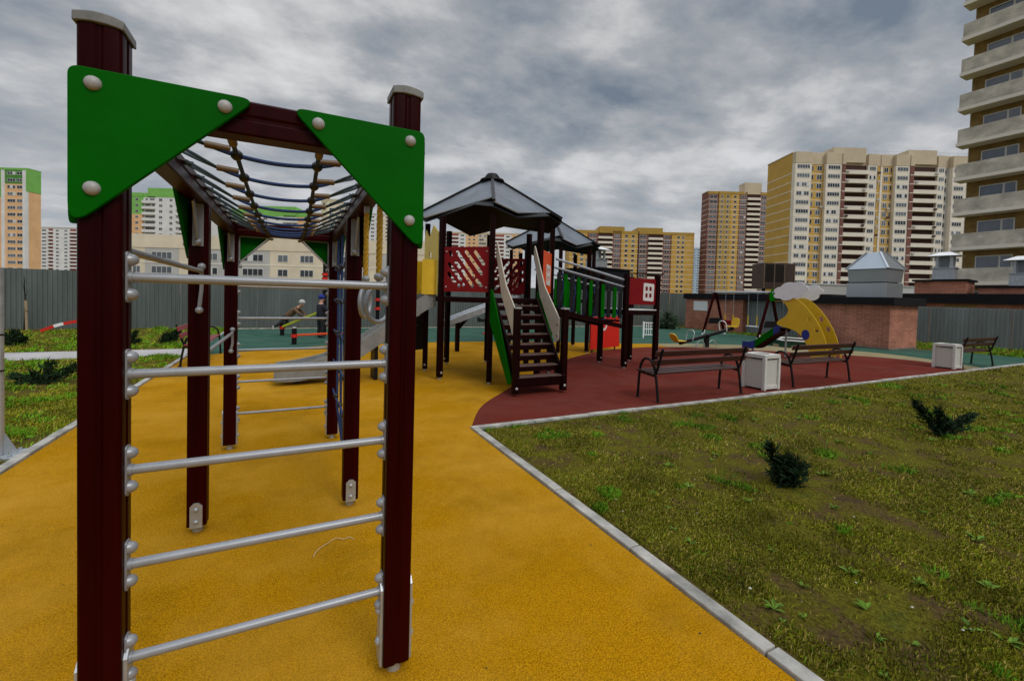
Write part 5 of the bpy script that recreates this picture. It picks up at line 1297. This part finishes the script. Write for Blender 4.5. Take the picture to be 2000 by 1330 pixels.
shrub('dark bushy juniper with one raised tuft, nearest on the right lawn', (3.70, 2.16, 0), [((-0.35, 0.25, 1.0), 0.34, 0.085), ((0.1, 0, 0.8), 0.22, 0.12), ((0.45, -0.2, 0.7), 0.20, 0.11), ((-0.1, -0.1, 0.6), 0.15, 0.11), ((0.2, 0.3, 0.5), 0.18, 0.10)], 1.0, 1500)
shrub('dark juniper with two long spread arms, far right on the lawn', (6.95, 2.30, 0), [((-0.62, 0.32, 0.80), 0.50, 0.075), ((-0.15, 0.1, 1.0), 0.30, 0.08), ((0.72, -0.40, 0.62), 0.40, 0.085), ((0.1, -0.1, 0.6), 0.16, 0.12), ((-0.5, 0, 0.2), 0.18, 0.07)], 1.0, 1500)
shrub('dark juniper leaning right on the left lawn before the path', (-3.35, 8.85, 0), [((0.85, -0.1, 0.52), 0.55, 0.09), ((0.2, 0.1, 0.7), 0.30, 0.13), ((-0.7, 0.1, 0.25), 0.36, 0.10), ((-0.2, -0.2, 0.4), 0.2, 0.10)], 1.1, 1000)
shrub('round dark juniper left of the others beyond the path', (-6.1, 14.6, 0), [((0.3, 0, 0.9), 0.30, 0.17), ((-0.5, 0.1, 0.6), 0.28, 0.16), ((0.7, -0.2, 0.4), 0.32, 0.14)], 1.3, 1100)
shrub('half hidden dark juniper at the left edge beyond the path', (-7.0, 15.0, 0), [((0.2, 0, 0.9), 0.36, 0.15), ((-0.4, 0.1, 0.7), 0.28, 0.13), ((0.6, -0.2, 0.3), 0.3, 0.13)], 1.3, 800)
shrub('dark juniper rising to the right near the red slatted bench', (-3.05, 14.2, 0), [((0.75, -0.1, 0.75), 0.55, 0.10), ((0.2, 0, 0.5), 0.25, 0.14), ((0.6, 0.3, 0.35), 0.3, 0.12)], 1.3, 1200)
shrub('tiny dark juniper sprig left of the leaning one beyond the path', (-3.75, 14.3, 0), [((0.35, 0, 0.9), 0.34, 0.07), ((-0.8, 0, 0.5), 0.25, 0.07), ((0.7, 0, 0.4), 0.2, 0.08)], 1.2, 600)
bu = shrub('round green bush against the back fence near the brick shaft', (18.1, 17.2, 0), [((0.2, 0, 0.9), 0.75, 0.55), ((-0.6, 0.2, 0.6), 0.6, 0.5), ((0.7, -0.1, 0.5), 0.7, 0.5), ((0.1, -0.6, 0.5), 0.5, 0.5)], 3.4, 1800, bushg, 'bush', 'round_bush')
sp_ = thing('staked_sapling', 'thin sapling tied to a pale stake in front of the left fence', 'sapling', (-7.7, 19.2, 0))
MB().cyl((0.06, 0, -0.05), (0.03, 0.02, 0.95), 0.035, 8).build('stake', mat('pale_stake', (0.36, 0.27, 0.16), 0.9, var=0.2, vscale=20), sp_)
tr = MB(); tr.tube([(0, 0, 0), (0.02, 0.02, 0.9), (0.0, 0, 1.75)], [0.022, 0.017, 0.006], 7)
for z, a, L in ((1.0, 0.4, .3), (1.15, 2.3, .3), (1.3, 4.0, .28), (1.45, 5.5, .2)): tr.tube([(0.01, 0, z), (0.01 + L * 0.25 * cos(a), L * 0.25 * sin(a), z + L)], [0.008, 0.003], 5)
tr.build('trunk', iron, sp_, 60)
MB().tube([(0.05 + 0.05 * cos(i * pi / 5), 0.02 + 0.05 * sin(i * pi / 5), 0.62) for i in range(10)], 0.012, 5, closed=True).build('tie', tan, sp_)
tp = thing('barrier_strip', 'curved red and white strip lying in the grass by the left fence', 'barrier strip', (-6.35, 18.1, 0))
pts = arc_pts([(-0.55, 0, 0.05), (-0.25, 0, 0.20), (0.05, 0.0, 0.30), (0.35, 0, 0.36), (0.65, 0, 0.36), (0.9, 0.0, 0.05)], 4)
for i in range(0, len(pts) - 1): MB().bar(pts[i], Vector(pts[i + 1]) * 1.0, 0.02, 0.09).build('band', plastic_w if i in (4, 5, 6, 12, 13, 14) else brightred, tp, 0)
st2 = MB().tube(arc_pts([(0.125, 2.60, 0.012), (0.15, 2.66, 0.016), (0.21, 2.715, 0.013), (0.255, 2.74, 0.02), (0.30, 2.72, 0.014), (0.33, 2.735, 0.013), (0.352, 2.70, 0.012)], 4), 0.0022, 5).build('straw', mat('dry_straw', (0.55, 0.42, 0.22), 0.9), None, 60)
tag(st2, 'thin dry straw stem lying on the yellow surface behind the ladder', 'straw')

# ------------------------------------------------------------------ grass
def vnoise(x, y, s, seed):
    r = np.random.default_rng(seed).random((256, 256)); X = x / s + 1000; Y = y / s + 1000
    xi = np.floor(X).astype(int); yi = np.floor(Y).astype(int); fx = X - xi; fy = Y - yi; fx = fx * fx * (3 - 2 * fx); fy = fy * fy * (3 - 2 * fy)
    g = lambda a, b: r[a % 256, b % 256]
    return (g(xi, yi) * (1 - fx) + g(xi + 1, yi) * fx) * (1 - fy) + (g(xi, yi + 1) * (1 - fx) + g(xi + 1, yi + 1) * fx) * fy
def grass(name, label, rects, n, near_bias, green_amt, seed, hscale=1.0, tone=1.15):
    r = np.random.default_rng(seed); xs = []; ys_ = []
    tot = 0
    while tot < n:
        # distances from the playground corner side get more blades, where the photo shows them largest
        a = r.uniform(-0.45, 2.35, n * 3); d = 1.1 * np.exp(r.random(n * 3) * near_bias)
        x = d * np.cos(a); y = d * np.sin(a); ok = np.zeros(len(x), bool)
        for x0, y0, x1, y1 in rects: ok |= (x > x0) & (x < x1) & (y > y0) & (y < y1)
        clump = vnoise(x, y, 0.16, seed + 1) * 0.5 + vnoise(x, y, 0.55, seed + 2) * 0.5
        ok &= r.random(len(x)) < np.clip((clump - 0.36) * 3.2, 0.02, 1)
        xs.append(x[ok]); ys_.append(y[ok]); tot += ok.sum()
    x = np.concatenate(xs)[:n]; y = np.concatenate(ys_)[:n]; d = np.hypot(x, y)
    v1 = vnoise(x, y, 0.42, seed + 3); v2 = vnoise(x, y, 1.6, seed + 4); v3 = vnoise(x, y, 0.22, seed + 5)
    tuft = (v3 * 0.6 + v1 * 0.4) > (0.80 - green_amt)
    h = (0.007 + 0.014 * r.random(n) ** 2 + 0.011 * v1) * (1 + 0.07 * d) * hscale; h[tuft] *= 1.7
    w = (0.0007 + 0.0011 * r.random(n)) * (1 + 0.24 * d); w[tuft] *= 1.4
    th = r.uniform(0, 2 * np.pi, n); lean = r.uniform(0.2, 1.5, n)
    dx = np.cos(th); dy = np.sin(th); px = -dy; py = dx
    V = np.zeros((n, 4, 3), np.float32)
    V[:, 0] = np.stack([x - px * w, y - py * w, np.full(n, -0.004)], 1); V[:, 1] = np.stack([x + px * w, y + py * w, np.full(n, -0.004)], 1)
    mx = x + dx * h * np.sin(lean) * 0.45; my = y + dy * h * np.sin(lean) * 0.45; mz = h * np.cos(lean) * 0.45 + h * 0.25
    V[:, 2] = np.stack([mx + px * w * 0.8, my + py * w * 0.8, mz], 1)
    V[:, 3] = np.stack([x + dx * h * np.sin(lean), y + dy * h * np.sin(lean), np.maximum(0.004, h * np.cos(lean) + h * 0.12)], 1)
    me = bpy.data.meshes.new(name)
    me.vertices.add(n * 4); me.vertices.foreach_set('co', V.ravel())
    F = (np.arange(n)[:, None] * 4 + np.array([[0, 1, 2, 0, 2, 3]])).ravel().astype(np.int32)
    me.loops.add(n * 6); me.loops.foreach_set('vertex_index', F); me.polygons.add(n * 2)
    me.polygons.foreach_set('loop_start', np.arange(0, n * 6, 3, dtype=np.int32)); me.polygons.foreach_set('loop_total', np.full(n * 2, 3, np.int32))
    me.update(calc_edges=True)
    olive = np.array([0.175, 0.175, 0.007]); straw = np.array([0.32, 0.245, 0.055]); gr = np.array([0.10, 0.22, 0.008]); dk = np.array([0.085, 0.090, 0.004])
    k = r.random(n); c = olive[None] * np.ones((n, 1))
    m1 = k < 0.05 + 0.30 * v2 * (1 - 2 * green_amt); c[m1] = straw
    m2 = (k > 0.72); c[m2] = dk
    m3 = r.random(n) < green_amt * 1.5 * v2; c[m3] = gr * 0.8 + olive * 0.2
    c[tuft & (r.random(n) < 0.8)] = gr
    c *= tone * ((0.72 + 0.5 * r.random(n)) * (0.62 + 0.75 * vnoise(x, y, 0.30, seed + 9)))[:, None]
    col = np.ones((n, 4, 4), np.float32); col[:, :, :3] = c[:, None, :]
    at = me.color_attributes.new('blade', 'FLOAT_COLOR', 'POINT'); at.data.foreach_set('color', col.ravel())
    me.materials.append(grassm)
    o = obj(name, me); return tag(o, label, 'grass', kind='stuff')
grassm = bpy.data.materials.new('grass_blade'); grassm.use_nodes = True
t_ = grassm.node_tree; b_ = t_.nodes['Principled BSDF']; b_.inputs['Roughness'].default_value = 0.8; b_.inputs['Specular IOR Level'].default_value = 0.2
a_ = t_.nodes.new('ShaderNodeVertexColor'); a_.layer_name = 'blade'; t_.links.new(a_.outputs[0], b_.inputs['Base Color'])
grass('grass', 'thin olive lawn with straw and bright green tufts right of the yellow surface', [(1.95, -3.5, 24.5, 4.40)], 300000, 2.9, 0.06, 21)
grass('grass', 'greener lawn left of the yellow surface on both sides of the path', [(-14, -2, -2.14, 11.6), (-16, 13.0, -2.14, 19.5)], 150000, 2.9, 0.24, 51, 1.25, 1.45)
grass('grass', 'strip of grass along the right fence and brick shafts', [(20.9, 4.6, 24.7, 14), (18.9, 10.8, 20.5, 14.2)], 14000, 3.3, 0.25, 81, 1.3, 1.3)
# broad weed rosettes in the lawn
wd = MB(); rd = random.Random(5)
for i in range(150):
    a = rd.uniform(-0.25, 1.0); d = 1.9 * math.exp(rd.random() * 1.9); x, y = d * cos(a), d * sin(a)
    if not (2.0 < x < 20 and y < 4.35): continue
    s = rd.uniform(0.02, 0.055) * (1 + 0.05 * d)
    for j in range(rd.randint(5, 9)):
        t0 = rd.uniform(0, 6.28); u = Vector((cos(t0), sin(t0), 0)); p = Vector((-u.y, u.x, 0)); z = rd.uniform(0.3, 0.8)
        c = Vector((x, y, 0.004)); wd.add([c, c + u * s * 0.5 + p * s * 0.2 + Vector((0, 0, s * z * .6)), c + u * s + Vector((0, 0, s * z * .7)), c + u * s * 0.5 - p * s * 0.2 + Vector((0, 0, s * z * .6))], [(0, 1, 2, 3)])
o = wd.build('weeds', mat('weed_leaf', (0.10, 0.19, 0.006), 0.8, var=0.4, vscale=30), None, 0); tag(o, 'bright green broadleaf weeds scattered in the right lawn', 'weeds', kind='stuff')
# pebbles and litter flecks
pb_ = MB()
for i in range(130):
    a = rd.uniform(-0.3, 1.1); d = 1.8 * math.exp(rd.random() * 2.0); x, y = d * cos(a), d * sin(a)
    if 2.0 < x < 20 and y < 4.3: r_ = rd.uniform(0.003, 0.008); pb_.sph((x, y, r_ * 0.5 + 0.012), (r_ * rd.uniform(.8, 1.6), r_, r_ * 0.6), 6, 4)
o = pb_.build('pebbles', mat('pale_pebble', (0.45, 0.41, 0.35), 0.9, var=0.3, vscale=30), None, 60); tag(o, 'small pale pebbles scattered through the right lawn', 'pebbles', kind='stuff')

# dark crumbs and specks on the yellow surface
cr_ = MB()
for i in range(70):
    x = rd.uniform(-1.9, 1.75); y = rd.uniform(1.0, 9.0); r_ = rd.uniform(0.0015, 0.005); cr_.sph((x, y, 0.010), (r_ * rd.uniform(0.7, 1.8), r_, r_ * 0.4), 6, 4)
o = cr_.build('crumbs', mat('dark_crumb', (0.06, 0.045, 0.025), 0.95, var=0.4, vscale=40), None, 60); tag(o, 'dark crumbs and specks scattered on the yellow rubber surface', 'crumbs', kind='stuff')
